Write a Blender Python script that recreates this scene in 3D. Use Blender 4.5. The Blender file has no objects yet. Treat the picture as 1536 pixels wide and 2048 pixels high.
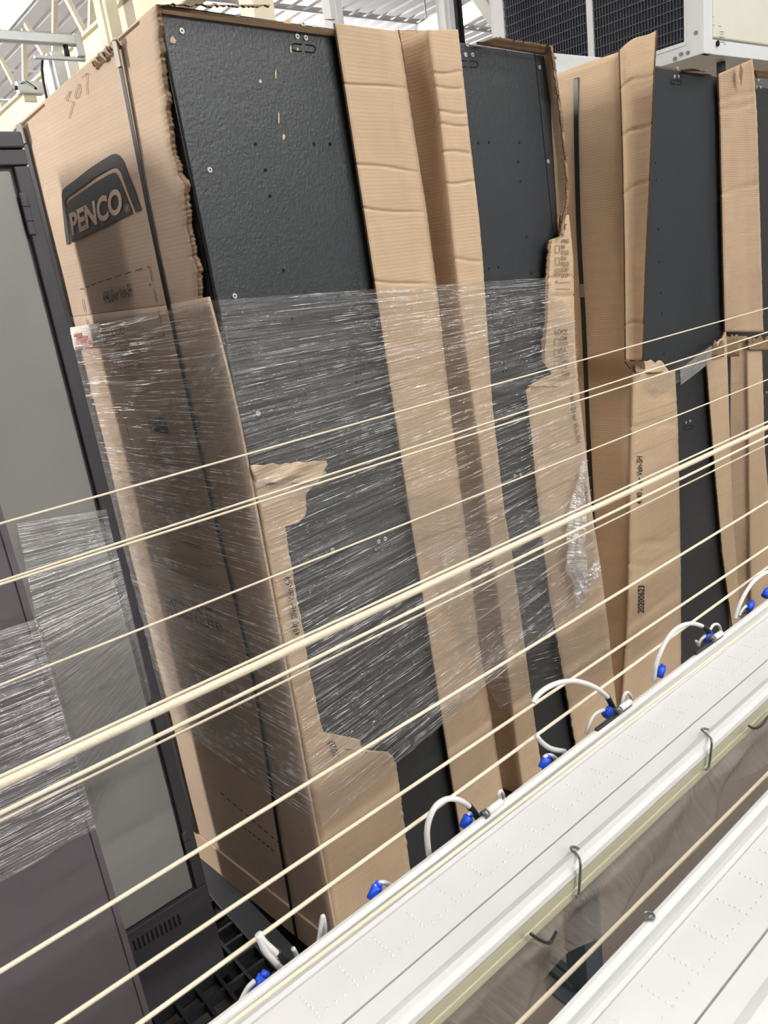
import bpy, bmesh, math, random
from mathutils import Vector, Matrix, noise
from mathutils.geometry import tessellate_polygon
rnd = random.Random(7)
SC = bpy.context.scene
COL = SC.collection
CZ = 1.68                                   # camera height above the floor
W, H, FPX, CX, CY = 1536, 2048, 1540.0, 768.0, 1024.0

# ------------------------------------------------------------------ camera
_dx = Vector((2002, -762, FPX)).normalized()                 # row direction (world X) in camera axes
_dz = -Vector((660, 4876, FPX)).normalized()
_dz = (_dz - _dx * _dz.dot(_dx)).normalized()
_dy = _dz.cross(_dx)
RW = Matrix((_dx, _dy, _dz))                                 # camera (right, down, forward) -> world
CAM = Vector((0, 0, CZ))
cd = bpy.data.cameras.new('camera'); cam = bpy.data.objects.new('camera', cd); COL.objects.link(cam)
r_, u_, b_ = RW @ Vector((1, 0, 0)), RW @ Vector((0, -1, 0)), RW @ Vector((0, 0, -1))
cam.matrix_world = Matrix(((r_.x, u_.x, b_.x, CAM.x), (r_.y, u_.y, b_.y, CAM.y), (r_.z, u_.z, b_.z, CAM.z), (0, 0, 0, 1)))
cd.sensor_fit = 'VERTICAL'; cd.sensor_height = 36.0; cd.lens = FPX / H * 36.0
cd.clip_start = 0.02; cd.clip_end = 60
cd.dof.use_dof = True; cd.dof.focus_distance = 1.45; cd.dof.aperture_fstop = 24.0
SC.camera = cam
# ------------------------------------------------------------------ world, lights, exposure
wd = bpy.data.worlds.new('world'); SC.world = wd; wd.use_nodes = True
wd.node_tree.nodes['Background'].inputs[0].default_value = (0.9, 0.95, 1.0, 1)
wd.node_tree.nodes['Background'].inputs[1].default_value = 0.25
SC.view_settings.view_transform = 'Standard'; SC.view_settings.look = 'None'
SC.view_settings.gamma = 1.0; SC.view_settings.use_curve_mapping = False
SC.view_settings.exposure = 0.47
SC.cycles.use_denoising = True
SC.cycles.transparent_max_bounces = 16
SC.cycles.max_bounces = 7
SC.cycles.sample_clamp_indirect = 6.0
ROOF = CZ + 3.3
#        x,    y,    z,   length, watts  : ceiling strip lamps along X; last three unseen, added to brighten the roof
STRIPS = [(1.7, -1.1, 3.0, 2.4, 40), (1.5, -4.6, 3.0, 2.4, 110), (5.4, -4.6, 3.0, 2.4, 110), (3.2, -8.0, 3.0, 2.4, 150),
          (-2.9, 0.5, 3.0, 2.0, 34), (5.6, 0.6, 3.0, 2.0, 40), (-0.9, 9.0, 2.5, 2.0, 70),
          (-1.2, 14.0, 2.5, 2.0, 90), (8.0, 12.0, 2.6, 2.0, 90)]
SIDE_LAMP = dict(pos=(-3.3, 3.75, 1.35), size=(0.35, 1.5), watts=150)
HIGHBAY = dict(watts=150)

# ------------------------------------------------------------------ projection helpers (lay things out at real places)
def ray(x, y): return RW @ Vector((x - CX, y - CY, FPX))
def hit(x, y, p0, n):
    r = ray(x, y); return CAM + r * ((p0 - CAM).dot(n) / r.dot(n))
class Plane:
    def __init__(s, p0, n): s.p0 = Vector(p0); s.n = Vector(n).normalized()
    def __call__(s, x, y, d=0.0): return hit(x, y, s.p0 + s.n * d, s.n)
def PX(X): return Plane((X, 0, 0), (-1, 0, 0))
def PY(Y): return Plane((0, Y, 0), (0, -1, 0))
def PZ(Z): return Plane((0, 0, CZ + Z), (0, 0, 1))
YAW = math.radians(5)
UX = Vector((math.cos(YAW), math.sin(YAW), 0)); WY = Vector((-math.sin(YAW), math.cos(YAW), 0)); UP = Vector((0, 0, 1))
O1 = Vector((0.67, 1.27, CZ))
F = Plane(O1, -WY)                          # front plane of the carton row
S1 = Plane(O1, -UX)                         # left side of the first carton
PBOT = 0.13                                 # top of the pallets

# ------------------------------------------------------------------ materials
def lin(c):
    return tuple(((v / 255) / 12.92 if v / 255 <= .04045 else ((v / 255 + .055) / 1.055) ** 2.4) for v in c) + (1,)
def newmat(name):
    m = bpy.data.materials.new(name); m.use_nodes = True
    nt = m.node_tree; nt.nodes.clear()
    out = nt.nodes.new('ShaderNodeOutputMaterial'); return m, nt, out
def N(nt, t, **k):
    n = nt.nodes.new(t)
    for a, v in k.items():
        if a in n.inputs: n.inputs[a].default_value = v
        else: setattr(n, a, v)
    return n
def pm(name, col, rough=.5, metal=0., var=0., vscale=8., bump=0., bscale=120., spec=.5, stretch=(1, 1, 1), rvar=0., dark=None):
    m, nt, out = newmat(name); L = nt.links.new
    p = N(nt, 'ShaderNodeBsdfPrincipled', Roughness=rough, Metallic=metal)
    p.inputs['Specular IOR Level'].default_value = spec
    p.inputs['Base Color'].default_value = lin(col)
    tc = N(nt, 'ShaderNodeTexCoord'); mp = N(nt, 'ShaderNodeMapping'); mp.inputs['Scale'].default_value = stretch
    L(tc.outputs['Object'], mp.inputs['Vector'])
    if var or rvar:
        nz = N(nt, 'ShaderNodeTexNoise', Scale=vscale, Detail=5.0, Roughness=.6); L(mp.outputs[0], nz.inputs['Vector'])
        if var:
            mx = N(nt, 'ShaderNodeMix', data_type='RGBA')
            mx.inputs[6].default_value = lin(tuple(v * (1 - var) for v in (dark or col)))
            mx.inputs[7].default_value = lin(tuple(min(255, v * (1 + var)) for v in col))
            L(nz.outputs['Fac'], mx.inputs[0]); L(mx.outputs[2], p.inputs['Base Color'])
        if rvar:
            mr = N(nt, 'ShaderNodeMapRange'); mr.inputs[3].default_value = rough - rvar; mr.inputs[4].default_value = rough + rvar
            L(nz.outputs['Fac'], mr.inputs[0]); L(mr.outputs[0], p.inputs['Roughness'])
    if bump:
        nb = N(nt, 'ShaderNodeTexNoise', Scale=bscale, Detail=3.0); L(mp.outputs[0], nb.inputs['Vector'])
        bp = N(nt, 'ShaderNodeBump', Strength=bump, Distance=.002); L(nb.outputs['Fac'], bp.inputs['Height']); L(bp.outputs[0], p.inputs['Normal'])
    L(p.outputs[0], out.inputs[0]); return m
def cardboard(name, col, flute=.16, stain=.10):
    m, nt, out = newmat(name); L = nt.links.new
    p = N(nt, 'ShaderNodeBsdfPrincipled', Roughness=.78); p.inputs['Specular IOR Level'].default_value = .25
    tc = N(nt, 'ShaderNodeTexCoord')
    n1 = N(nt, 'ShaderNodeTexNoise', Scale=3.2, Detail=6.0, Roughness=.62); L(tc.outputs['Object'], n1.inputs['Vector'])
    mp = N(nt, 'ShaderNodeMapping'); mp.inputs['Scale'].default_value = (2.2, 2.2, 46); L(tc.outputs['Object'], mp.inputs['Vector'])
    n2 = N(nt, 'ShaderNodeTexNoise', Scale=1.0, Detail=4.0); L(mp.outputs[0], n2.inputs['Vector'])
    n3 = N(nt, 'ShaderNodeTexNoise', Scale=260.0, Detail=2.0); L(tc.outputs['Object'], n3.inputs['Vector'])
    a = N(nt, 'ShaderNodeMix', data_type='RGBA'); a.inputs[6].default_value = lin(tuple(v * (1 - stain) for v in col)); a.inputs[7].default_value = lin(tuple(min(255, v * (1 + stain * .7)) for v in col))
    L(n1.outputs['Fac'], a.inputs[0])
    r2 = N(nt, 'ShaderNodeMapRange'); r2.inputs[3].default_value = .93; r2.inputs[4].default_value = 1.05; L(n2.outputs['Fac'], r2.inputs[0])
    b = N(nt, 'ShaderNodeMix', data_type='RGBA', blend_type='MULTIPLY'); b.inputs[0].default_value = 1.; L(a.outputs[2], b.inputs[6]); L(r2.outputs[0], b.inputs[7])
    c = N(nt, 'ShaderNodeMix', data_type='RGBA', blend_type='OVERLAY'); c.inputs[0].default_value = .06; L(b.outputs[2], c.inputs[6]); L(n3.outputs['Fac'], c.inputs[7])
    L(c.outputs[2], p.inputs['Base Color'])
    wv = N(nt, 'ShaderNodeTexWave', Scale=42.0, Distortion=.6, bands_direction='Z'); L(tc.outputs['Object'], wv.inputs['Vector'])
    mp2 = N(nt, 'ShaderNodeMapping'); mp2.inputs['Scale'].default_value = (1.6, 1.6, 22); L(tc.outputs['Object'], mp2.inputs['Vector'])
    n4 = N(nt, 'ShaderNodeTexNoise', Scale=1.0, Detail=3.0); L(mp2.outputs[0], n4.inputs['Vector'])
    b1 = N(nt, 'ShaderNodeBump', Strength=flute, Distance=.0012); L(wv.outputs['Fac'], b1.inputs['Height'])
    b2 = N(nt, 'ShaderNodeBump', Strength=.28, Distance=.006); L(n4.outputs['Fac'], b2.inputs['Height']); L(b1.outputs[0], b2.inputs['Normal'])
    L(b2.outputs[0], p.inputs['Normal']); L(p.outputs[0], out.inputs[0]); return m
def film(name, base=.05, amount=.45, us=2.5, vs=75., tint=(235, 235, 235), rough=.22, gloss=.10, warm=0.):
    m, nt, out = newmat(name); L = nt.links.new
    uv = N(nt, 'ShaderNodeTexCoord')
    def streak(su, sv, lo, hi, det=3.0, dist=0.):
        mp = N(nt, 'ShaderNodeMapping'); mp.inputs['Scale'].default_value = (su, sv, 1); L(uv.outputs['UV'], mp.inputs['Vector'])
        nz = N(nt, 'ShaderNodeTexNoise', Scale=1.0, Detail=det, Roughness=.6, Distortion=dist); L(mp.outputs[0], nz.inputs['Vector'])
        r = N(nt, 'ShaderNodeMapRange'); r.inputs[1].default_value = lo; r.inputs[2].default_value = hi; L(nz.outputs['Fac'], r.inputs[0]); return nz, r
    z1, s1 = streak(us, vs, .53, .70, 4.0, .15)
    z2, s2 = streak(us * 1.6, vs * 2.6, .56, .68, 2.0, .1)
    z3, s3 = streak(2.0, 5.0, .36, .68, 3.0)
    z4, s4 = streak(us * 3.0, vs * 1.6, .66, .72, 2.0, .2)
    def M(op, a, b):
        n = N(nt, 'ShaderNodeMath', operation=op)
        for i, v in enumerate((a, b)):
            if hasattr(v, 'outputs'): L(v.outputs[0], n.inputs[i])
            else: n.inputs[i].default_value = v
        return n
    sm = M('ADD', M('MULTIPLY', s1, .45), M('MULTIPLY', s2, .6))
    md = M('ADD', M('MULTIPLY', s3, .8), .2)
    glints = M('MULTIPLY', M('MULTIPLY', s4, s3), .8)  # sparkle on the film, painted as whiter and denser streaks
    f2 = M('ADD', M('MULTIPLY', M('MULTIPLY', sm, md), amount), base); f3 = M('ADD', f2, glints); f3.use_clamp = True
    hgt = M('ADD', M('MULTIPLY', z1, 1.0), M('MULTIPLY', z2, .35))
    bp = N(nt, 'ShaderNodeBump', Strength=1.0, Distance=.009); L(hgt.outputs[0], bp.inputs['Height'])
    tr = N(nt, 'ShaderNodeBsdfTransparent'); tr.inputs[0].default_value = (.97, .97, .97, 1)
    pr = N(nt, 'ShaderNodeBsdfPrincipled', Roughness=rough); pr.inputs['Base Color'].default_value = lin(tint); pr.inputs['Specular IOR Level'].default_value = .8
    L(bp.outputs[0], pr.inputs['Normal'])
    gl = N(nt, 'ShaderNodeBsdfGlossy', Roughness=.12); gl.inputs[0].default_value = (1, 1, 1, 1); L(bp.outputs[0], gl.inputs['Normal'])
    mx1 = N(nt, 'ShaderNodeMixShader'); mx1.inputs[0].default_value = gloss; L(tr.outputs[0], mx1.inputs[1]); L(gl.outputs[0], mx1.inputs[2])
    mx2 = N(nt, 'ShaderNodeMixShader'); L(f3.outputs[0], mx2.inputs[0]); L(mx1.outputs[0], mx2.inputs[1]); L(pr.outputs[0], mx2.inputs[2])
    L(mx2.outputs[0], out.inputs[0]); return m
def emit(name, col, s):
    m, nt, out = newmat(name); e = N(nt, 'ShaderNodeEmission', Strength=s); e.inputs[0].default_value = lin(col); nt.links.new(e.outputs[0], out.inputs[0]); return m

M_CARD = cardboard('cardboard', (204, 178, 148))
M_CARD_IN = cardboard('cardboard_inside', (190, 164, 137), flute=.3, stain=.14)
M_CARD_PINK = cardboard('cardboard_side', (205, 181, 158), flute=.10)
M_TORN = cardboard('torn_cardboard', (138, 114, 90), flute=.5, stain=.3)
M_PULP = cardboard('torn_pale_liner', (214, 190, 160), flute=.4, stain=.22)
M_EDGE = pm('fluted_edge', (92, 72, 52), .9, var=.45, vscale=220, stretch=(1, 1, 1))
M_STEEL = pm('black_hammered_steel', (37, 42, 46), .44, var=.16, vscale=160, bump=.55, bscale=170, spec=.85, rvar=.08)
M_STEEL_SIDE = pm('black_steel_edge', (22, 24, 28), .4, var=.1, vscale=30, bump=.3, bscale=170)
M_HOLE = pm('hole_black', (4, 4, 5), .9, var=.2)
M_RIVET = pm('bright_rivet', (212, 210, 204), .35, metal=.25, var=.1, vscale=300)
M_INK = pm('black_ink', (50, 46, 43), .7, var=.12, vscale=60)
M_INK_SOFT = pm('faded_ink', (112, 92, 74), .8, var=.15, vscale=90)
M_PENCIL = pm('marker_line', (128, 106, 90), .8, var=.2, vscale=120)
M_STRAP = pm('black_strapping', (24, 25, 27), .38, var=.2, vscale=90)
M_SEAL = pm('strap_seal', (150, 146, 138), .35, metal=.6, var=.1)
M_FRAME = pm('charcoal_paint', (66, 64, 68), .5, var=.06, vscale=6, bump=.08, bscale=300)
M_DOOR = pm('grey_door_paint', (146, 145, 141), .42, var=.04, vscale=4, bump=.06, bscale=300)
M_MAUVE = pm('mauve_grey_paint', (98, 92, 96), .5, var=.06, vscale=4, bump=.06, bscale=300)
M_GAP = pm('gap_black', (14, 14, 16), .9, var=.2)  # near-black for the hinge joints
M_PALLET = pm('black_plastic', (26, 28, 32), .55, var=.2, vscale=30, bump=.2, bscale=90)
M_FLOOR = pm('concrete_floor', (116, 107, 98), .6, var=.12, vscale=2.2, bump=.2, bscale=40)
M_CORD = pm('cream_cord', (237, 230, 210), .6, var=.05, vscale=9, bump=.3, bscale=900, dark=(238, 216, 184))
M_PLASTIC = pm('white_plastic', (212, 212, 211), .38, var=.025, vscale=14, bump=.05, bscale=60, spec=.45)
M_FASCIA = pm('cream_plastic', (188, 185, 158), .45, var=.04, vscale=10)
M_GROOVE = pm('groove_grey', (150, 150, 146), .7, var=.1)
M_TUBE = pm('white_tube', (232, 232, 230), .3, var=.03, vscale=60)
M_BLUE = pm('blue_plastic', (36, 92, 238), .35, var=.08, vscale=60)
M_SLEEVE = pm('black_rubber', (32, 33, 36), .45, var=.2, vscale=120, bump=.3, bscale=300)
M_WIRE = pm('galvanised_wire', (120, 122, 118), .35, metal=.7, var=.15, vscale=200)
M_GALV = pm('galvanised_steel', (206, 210, 212), .4, metal=.35, var=.08, vscale=18)
M_CREAM = pm('cream_paint', (238, 230, 205), .45, var=.03, vscale=5)
M_WHITE = pm('white_paint', (232, 234, 236), .45, var=.03, vscale=5)
M_ROOF = pm('white_roof_sheet', (226, 226, 228), .5, var=.05, vscale=2, bump=.1, bscale=20)
M_WALL = pm('wall_paint', (150, 150, 150), .7, var=.03, vscale=1.5)
M_UNIT = pm('unit_cream', (232, 230, 216), .4, var=.02, vscale=5)
M_FIN = pm('dark_fin', (62, 65, 74), .5, var=.2, vscale=60, metal=.0)
M_COIL = pm('dark_coil', (44, 47, 56), .6, var=.3, vscale=80)
M_RED = pm('red_print', (178, 62, 54), .5, var=.25, vscale=70, dark=(214, 170, 160))
M_PAPER = pm('white_label', (226, 216, 204), .6, var=.08, vscale=50)
M_POST = pm('dark_grey_steel', (62, 72, 78), .45, var=.12, vscale=40)
M_FILM = film('stretch_film', base=.055, amount=.60)
M_FILM_SIDE = film('stretch_film_side', base=.08, amount=.58, us=3.0, vs=60.)
M_FILM_DIAG = film('stretch_film_diagonal', base=.02, amount=.5, us=2.2, vs=110.)
M_FILM_CAB = film('stretch_film_cabinet', base=.08, amount=.5, us=2.0, vs=90., tint=(210, 206, 208))
M_FILM_TAIL = film('bunched_film', base=.30, amount=.6, us=9., vs=55., gloss=.25)
M_DROP = film('milky_sheet', base=.55, amount=.22, us=4., vs=26., tint=(158, 150, 142), rough=.4, gloss=.06)
def ridge_mat():
    m, nt, out = newmat('film_ridge'); L = nt.links.new
    tr = N(nt, 'ShaderNodeBsdfTransparent'); p = N(nt, 'ShaderNodeBsdfPrincipled', Roughness=.18); p.inputs['Base Color'].default_value = (.9, .9, .9, 1); p.inputs['Specular IOR Level'].default_value = 1.0
    tc = N(nt, 'ShaderNodeTexCoord'); nz = N(nt, 'ShaderNodeTexNoise', Scale=38., Detail=2.0); L(tc.outputs['Object'], nz.inputs['Vector'])
    mr = N(nt, 'ShaderNodeMapRange'); mr.inputs[1].default_value = .38; mr.inputs[2].default_value = .66; mr.inputs[3].default_value = .08; mr.inputs[4].default_value = .95; L(nz.outputs['Fac'], mr.inputs[0])
    mx = N(nt, 'ShaderNodeMixShader'); L(mr.outputs[0], mx.inputs[0]); L(tr.outputs[0], mx.inputs[1]); L(p.outputs[0], mx.inputs[2]); L(mx.outputs[0], out.inputs[0]); return m
M_RIDGE = ridge_mat()
M_LAMP = emit('lamp_diffuser', (255, 252, 240), 9.0)
M_LAMP_WARM = emit('lamp_tube_warm', (255, 250, 225), 5.0)

# ------------------------------------------------------------------ object helpers
def link(o, parent=None):
    COL.objects.link(o)
    if parent is not None:
        o.parent = parent; o.matrix_parent_inverse = parent.matrix_basis.inverted()
    return o
def tag(o, label=None, cat=None, group=None, kind=None):
    if label: o['label'] = label
    if cat: o['category'] = cat
    if group: o['group'] = group
    if kind: o['kind'] = kind
    return o
def thing(name, loc, label, cat, group=None):
    o = bpy.data.objects.new(name, None); o.location = Vector(loc); o.empty_display_size = .05
    link(o); return tag(o, label, cat, group)
def mesh(name, vs, fs, mats, parent=None, smooth=False, mi=None, uv=None):
    me = bpy.data.meshes.new(name); me.from_pydata([tuple(v) for v in vs], [], fs)
    for m in (mats if isinstance(mats, (list, tuple)) else [mats]): me.materials.append(m)
    if mi: me.polygons.foreach_set('material_index', mi)
    if smooth: me.polygons.foreach_set('use_smooth', [True] * len(me.polygons))
    if uv:
        lay = me.uv_layers.new(name='UVMap')
        for i, l in enumerate(me.loops): lay.data[i].uv = uv[l.vertex_index]
    me.update()
    return link(bpy.data.objects.new(name, me), parent)
class MB:
    def __init__(s): s.v = []; s.f = []
    def add(s, vs, fs):
        k = len(s.v); s.v += [Vector(v) for v in vs]; s.f += [tuple(i + k for i in f) for f in fs]; return s
    def box(s, c, ax, ay, az):                # centre and three half-axis vectors
        c = Vector(c); ax, ay, az = Vector(ax), Vector(ay), Vector(az)
        vs = [c + ax * i + ay * j + az * k for i in (-1, 1) for j in (-1, 1) for k in (-1, 1)]
        return s.add(vs, [(0, 1, 3, 2), (4, 6, 7, 5), (0, 4, 5, 1), (2, 3, 7, 6), (0, 2, 6, 4), (1, 5, 7, 3)])
    def ab(s, a, b):
        a, b = Vector(a), Vector(b); h = (b - a) / 2
        return s.box((a + b) / 2, (h.x, 0, 0), (0, h.y, 0), (0, 0, h.z))
    def bar(s, a, b, w, h, up=UP):            # rectangular bar between two points
        a, b = Vector(a), Vector(b); d = (b - a); t = d.normalized(); x = t.cross(Vector(up))
        if x.length < 1e-4: x = t.cross(Vector((1, 0, 0)))
        x.normalize(); y = x.cross(t).normalized()
        return s.box((a + b) / 2, d / 2, x * w / 2, y * h / 2)
    def tube(s, pts, r, n=8, cap=True):
        pts = [Vector(p) for p in pts]; k0 = len(s.v); prev = None; rr = r if isinstance(r, (list, tuple)) else [r] * len(pts)
        for i, p in enumerate(pts):
            t = (pts[min(i + 1, len(pts) - 1)] - pts[max(i - 1, 0)]).normalized()
            if prev is None:
                prev = t.cross(UP) if abs(t.z) < .95 else t.cross(Vector((1, 0, 0)))
            prev = (prev - t * prev.dot(t)).normalized(); q = t.cross(prev)
            for j in range(n):
                a = 2 * math.pi * j / n; s.v.append(p + (prev * math.cos(a) + q * math.sin(a)) * rr[i])
        for i in range(len(pts) - 1):
            for j in range(n):
                a, b = k0 + i * n + j, k0 + i * n + (j + 1) % n; s.f.append((a, b, b + n, a + n))
        if cap:
            s.f.append(tuple(k0 + j for j in reversed(range(n)))); s.f.append(tuple(k0 + (len(pts) - 1) * n + j for j in range(n)))
        return s
    def build(s, name, mat, parent=None, smooth=False, bevel=0., kind=None):
        o = mesh(name, s.v, s.f, mat, parent, smooth)
        if bevel:
            bm = bmesh.new(); bm.from_mesh(o.data)
            bmesh.ops.bevel(bm, geom=bm.edges[:], offset=bevel, segments=2, affect='EDGES', profile=.5)
            bm.to_mesh(o.data); bm.free()
        if kind: o['kind'] = kind
        return o
def spline(pts, k=8):
    pts = [Vector(p) for p in pts]; out = []
    for i in range(len(pts) - 1):
        p0, p1, p2, p3 = pts[max(i - 1, 0)], pts[i], pts[i + 1], pts[min(i + 2, len(pts) - 1)]
        for j in range(k):
            t = j / k
            out.append(.5 * ((2 * p1) + (p2 - p0) * t + (2 * p0 - 5 * p1 + 4 * p2 - p3) * t * t + (3 * p1 - p0 - 3 * p2 + p3) * t ** 3))
    out.append(pts[-1]); return out
def poly_at(pts, t):
    """point of a polyline (2-D or 3-D) at the fraction t of its length"""
    pts = [Vector(p) for p in pts]; ls = [(pts[i + 1] - pts[i]).length for i in range(len(pts) - 1)]; s = sum(ls) * t
    for i, l in enumerate(ls):
        if s <= l or i == len(ls) - 1: return pts[i].lerp(pts[i + 1], min(1, s / l if l else 0))
        s -= l
def x_at(poly, y):
    for (x0, y0), (x1, y1) in zip(poly, poly[1:]):
        if y0 <= y <= y1: return x0 + (x1 - x0) * ((y - y0) / (y1 - y0) if y1 > y0 else 0)
    return poly[0][0] if y < poly[0][1] else poly[-1][0]
def sheet(name, rows, n, mats, parent, thick=.005, smooth=True, edge=True):
    """rows: grid of 3-D points (lists of equal length); a sheet with thickness behind it, its rim of a second material"""
    nr, nc = len(rows), len(rows[0]); vs = [p for r in rows for p in r]; k = len(vs)
    uv = []
    for r in rows:
        acc = 0.
        for j, p in enumerate(r):
            if j: acc += (p - r[j - 1]).length
            uv.append((acc, p.z))
    fs = [(i * nc + j, i * nc + j + 1, (i + 1) * nc + j + 1, (i + 1) * nc + j) for i in range(nr - 1) for j in range(nc - 1)]
    q = [(b - a) for a, b in ((vs[fs[0][0]], vs[fs[0][1]]),)]
    nn = (vs[fs[0][1]] - vs[fs[0][0]]).cross(vs[fs[0][3]] - vs[fs[0][0]])
    mid = fs[len(fs) // 2]; nn = (vs[mid[1]] - vs[mid[0]]).cross(vs[mid[3]] - vs[mid[0]])
    if nn.dot(n) < 0: fs = [f[::-1] for f in fs]
    mi = [0] * len(fs)
    if thick:
        off = Vector(n) * -thick
        vs = vs + [v + off for v in vs]; uv = uv + uv
        back = [tuple(i + k for i in f[::-1]) for f in fs]
        rim = [(0 * nc + j) for j in range(nc)] + [i * nc + nc - 1 for i in range(1, nr)] + [(nr - 1) * nc + j for j in range(nc - 2, -1, -1)] + [i * nc for i in range(nr - 2, 0, -1)]
        side = []
        for a, b in zip(rim, rim[1:] + rim[:1]): side.append((a, b, b + k, a + k) if nn.dot(n) < 0 else (b, a, a + k, b + k))
        fs = fs + back + side; mi = mi + [0] * len(back) + [1 if edge else 0] * len(side)
    o = mesh(name, vs, fs, mats, parent, smooth, mi, uv)
    if thick and smooth:
        for f in o.data.polygons:
            if f.material_index == 1: f.use_smooth = False
    return o
def board(name, pl, Lp, Rp, parent, mat=None, depth=None, thick=.005, jl=0., jr=0., y0=None, y1=None, nu=12, step=7., wave=.0012, top=None, creases=(), seed=0., rim=None):
    """a strip of corrugated board between two pixel outlines given by image row, unprojected onto a real plane;
    depth(u, v) lifts it off the plane towards the viewer, jl and jr tear its edges"""
    ya, yb = max(Lp[0][1], Rp[0][1]), min(Lp[-1][1], Rp[-1][1])
    if y0 is not None: ya = y0
    if y1 is not None: yb = y1
    nr = max(3, int((yb - ya) / step)); rows = []
    for i in range(nr + 1):
        v = i / nr; y = ya + (yb - ya) * v
        xl, xr = x_at(Lp, y), x_at(Rp, y)
        if jl: xl += jl * (noise.noise(Vector((seed + 3, y * .09, 0))) + .7 * noise.noise(Vector((seed + 9, y * .31, 0))))
        if jr: xr += jr * (noise.noise(Vector((seed + 5, y * .09, 2))) + .7 * noise.noise(Vector((seed + 7, y * .31, 2))))
        row = []
        for j in range(nu + 1):
            u = j / nu; x = xl + (xr - xl) * u
            yy = y + (top(u) * (1 - v) if top else 0)
            d = (depth(u, v) if depth else 0.) + wave * noise.noise(Vector((u * 3 + seed, y * .012, seed)))
            for c in creases: d -= .0036 * math.exp(-((y - c - 3 * math.sin(u * 4 + c)) / 2.6) ** 2)
            q = pl(x, yy, d); zlow = .003 if parent.name in ('carton.002', 'carton.003') else PBOT + .003
            if q.z < zlow: q.z = zlow - .0005 * i / nr
            row.append(q)
        rows.append(row)
    return sheet(name, rows, pl.n, [mat or M_CARD, rim or M_EDGE], parent, thick)
def ribbon3(name, A, B, n, nu, nv, mat, parent, depth=None, thick=0., uvs=(1, 1)):
    """a sheet spanned row by row between two 3-D polylines; film runs from A to B"""
    rows = []
    for i in range(nv + 1):
        v = i / nv; a, b = poly_at(A, v), poly_at(B, v)
        rows.append([a.lerp(b, j / nu) + Vector(n) * (depth(j / nu, v) if depth else 0) for j in range(nu + 1)])
    o = sheet(name, rows, Vector(n), [mat, mat], parent, thick, True, False)
    lay = o.data.uv_layers[0].data; wl = (A[0] - B[0]).length; hl = sum((A[i + 1] - A[i]).length for i in range(len(A) - 1)) * .5 + sum((B[i + 1] - B[i]).length for i in range(len(B) - 1)) * .5
    for l in o.data.loops:
        k = l.vertex_index % ((nu + 1) * (nv + 1)); lay[l.index].uv = ((k % (nu + 1)) / nu * wl, (k // (nu + 1)) / nv * hl)
    return o
def decal(name, pts, mat, parent):
    """a flat print: one polygon on its plane"""
    return mesh(name, pts, [tuple(t) for t in tessellate_polygon([pts])], mat, parent)
def strokes(name, pl, lines, wpx, mat, parent, d=.0012):
    """thin printed or drawn lines on a plane, joined as one print"""
    b = MB()
    for ln in lines:
        for (x0, y0), (x1, y1) in zip(ln, ln[1:]):
            l = math.hypot(x1 - x0, y1 - y0) or 1; nx, ny = -(y1 - y0) / l * wpx / 2, (x1 - x0) / l * wpx / 2
            b.add([pl(x0 + nx, y0 + ny, d), pl(x1 + nx, y1 + ny, d), pl(x1 - nx, y1 - ny, d), pl(x0 - nx, y0 - ny, d)], [(0, 1, 2, 3)])
    return b.build(name, mat, parent)
def text(name, body, pl, p0, p1, pt, mat, parent, d=.0012, bold=0.):
    """lettering on a plane: baseline from pixel p0 to p1, cap height towards pt"""
    cu = bpy.data.curves.new(name, 'FONT'); cu.body = body; cu.size = 1; cu.offset = bold; cu.resolution_u = 3
    to = bpy.data.objects.new(name, cu); COL.objects.link(to)
    dg = bpy.context.evaluated_depsgraph_get(); me = bpy.data.meshes.new_from_object(to.evaluated_get(dg))
    bpy.data.objects.remove(to); bpy.data.curves.remove(cu)
    xs = [v.co.x for v in me.vertices]; x0, x1 = min(xs), max(xs)
    A, B, T = pl(*p0, d), pl(*p1, d), pl(*pt, d)
    for v in me.vertices: v.co = A + (B - A) * ((v.co.x - x0) / (x1 - x0)) + (T - A) * (v.co.y / .70)
    me.materials.clear(); me.materials.append(mat); me.name = name
    return link(bpy.data.objects.new(name, me), parent)

# ------------------------------------------------------------------ the setting
def struct(name, b, mat): return b.build(name, mat, kind='structure')
struct('floor', MB().ab((-7, -10, -.1), (13, 22, 0)), M_FLOOR)
struct('wall_back', MB().ab((-7, 22, 0), (13, 22.2, ROOF)), M_WALL)
struct('wall_front', MB().ab((-7, -10.2, 0), (13, -10, ROOF)), M_WALL)
struct('wall_left', MB().ab((-7.2, -10.2, 0), (-7, 22.2, ROOF)), M_WALL)
struct('wall_right', MB().ab((13, -10.2, 0), (13.2, 22.2, ROOF)), M_WALL)
pr = []
x = -7.0
while x < 13.0:                              # trapezoid ribs of the roof sheet run along Y
    pr += [(x, 0), (x + .15, 0), (x + .17, .03), (x + .20, .03), (x + .22, 0)]; x += .25
pr.append((13.0, 0))
vs = [Vector((a, y, ROOF + b)) for y in (-10.2, 22.2) for a, b in pr] + [Vector((a, y, ROOF + .12)) for y in (-10.2, 22.2) for a in (-7, 13)]
n = len(pr)
fs = [(i, i + n, i + n + 1, i + 1) for i in range(n - 1)] + [(2 * n, 2 * n + 1, 2 * n + 3, 2 * n + 2), (0, 2 * n, 2 * n + 2, n), (n - 1, 2 * n - 1, 2 * n + 3, 2 * n + 1)]
tag(mesh('ceiling', vs, fs, M_ROOF), kind='structure')
k = 0
for y in (-8.4, -6.8, -5.2, -3.6, -2, -.4, 1.2, 2.8, 4.4, 6.0, 7.6, 9.2, 10.8, 12.4, 14.0, 15.6, 17.2, 18.8, 20.4):
    k += 1; struct('trim_%d' % k, MB().ab((-7, y - .012, ROOF - .025), (13, y + .012, ROOF)), M_ROOF)

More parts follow.
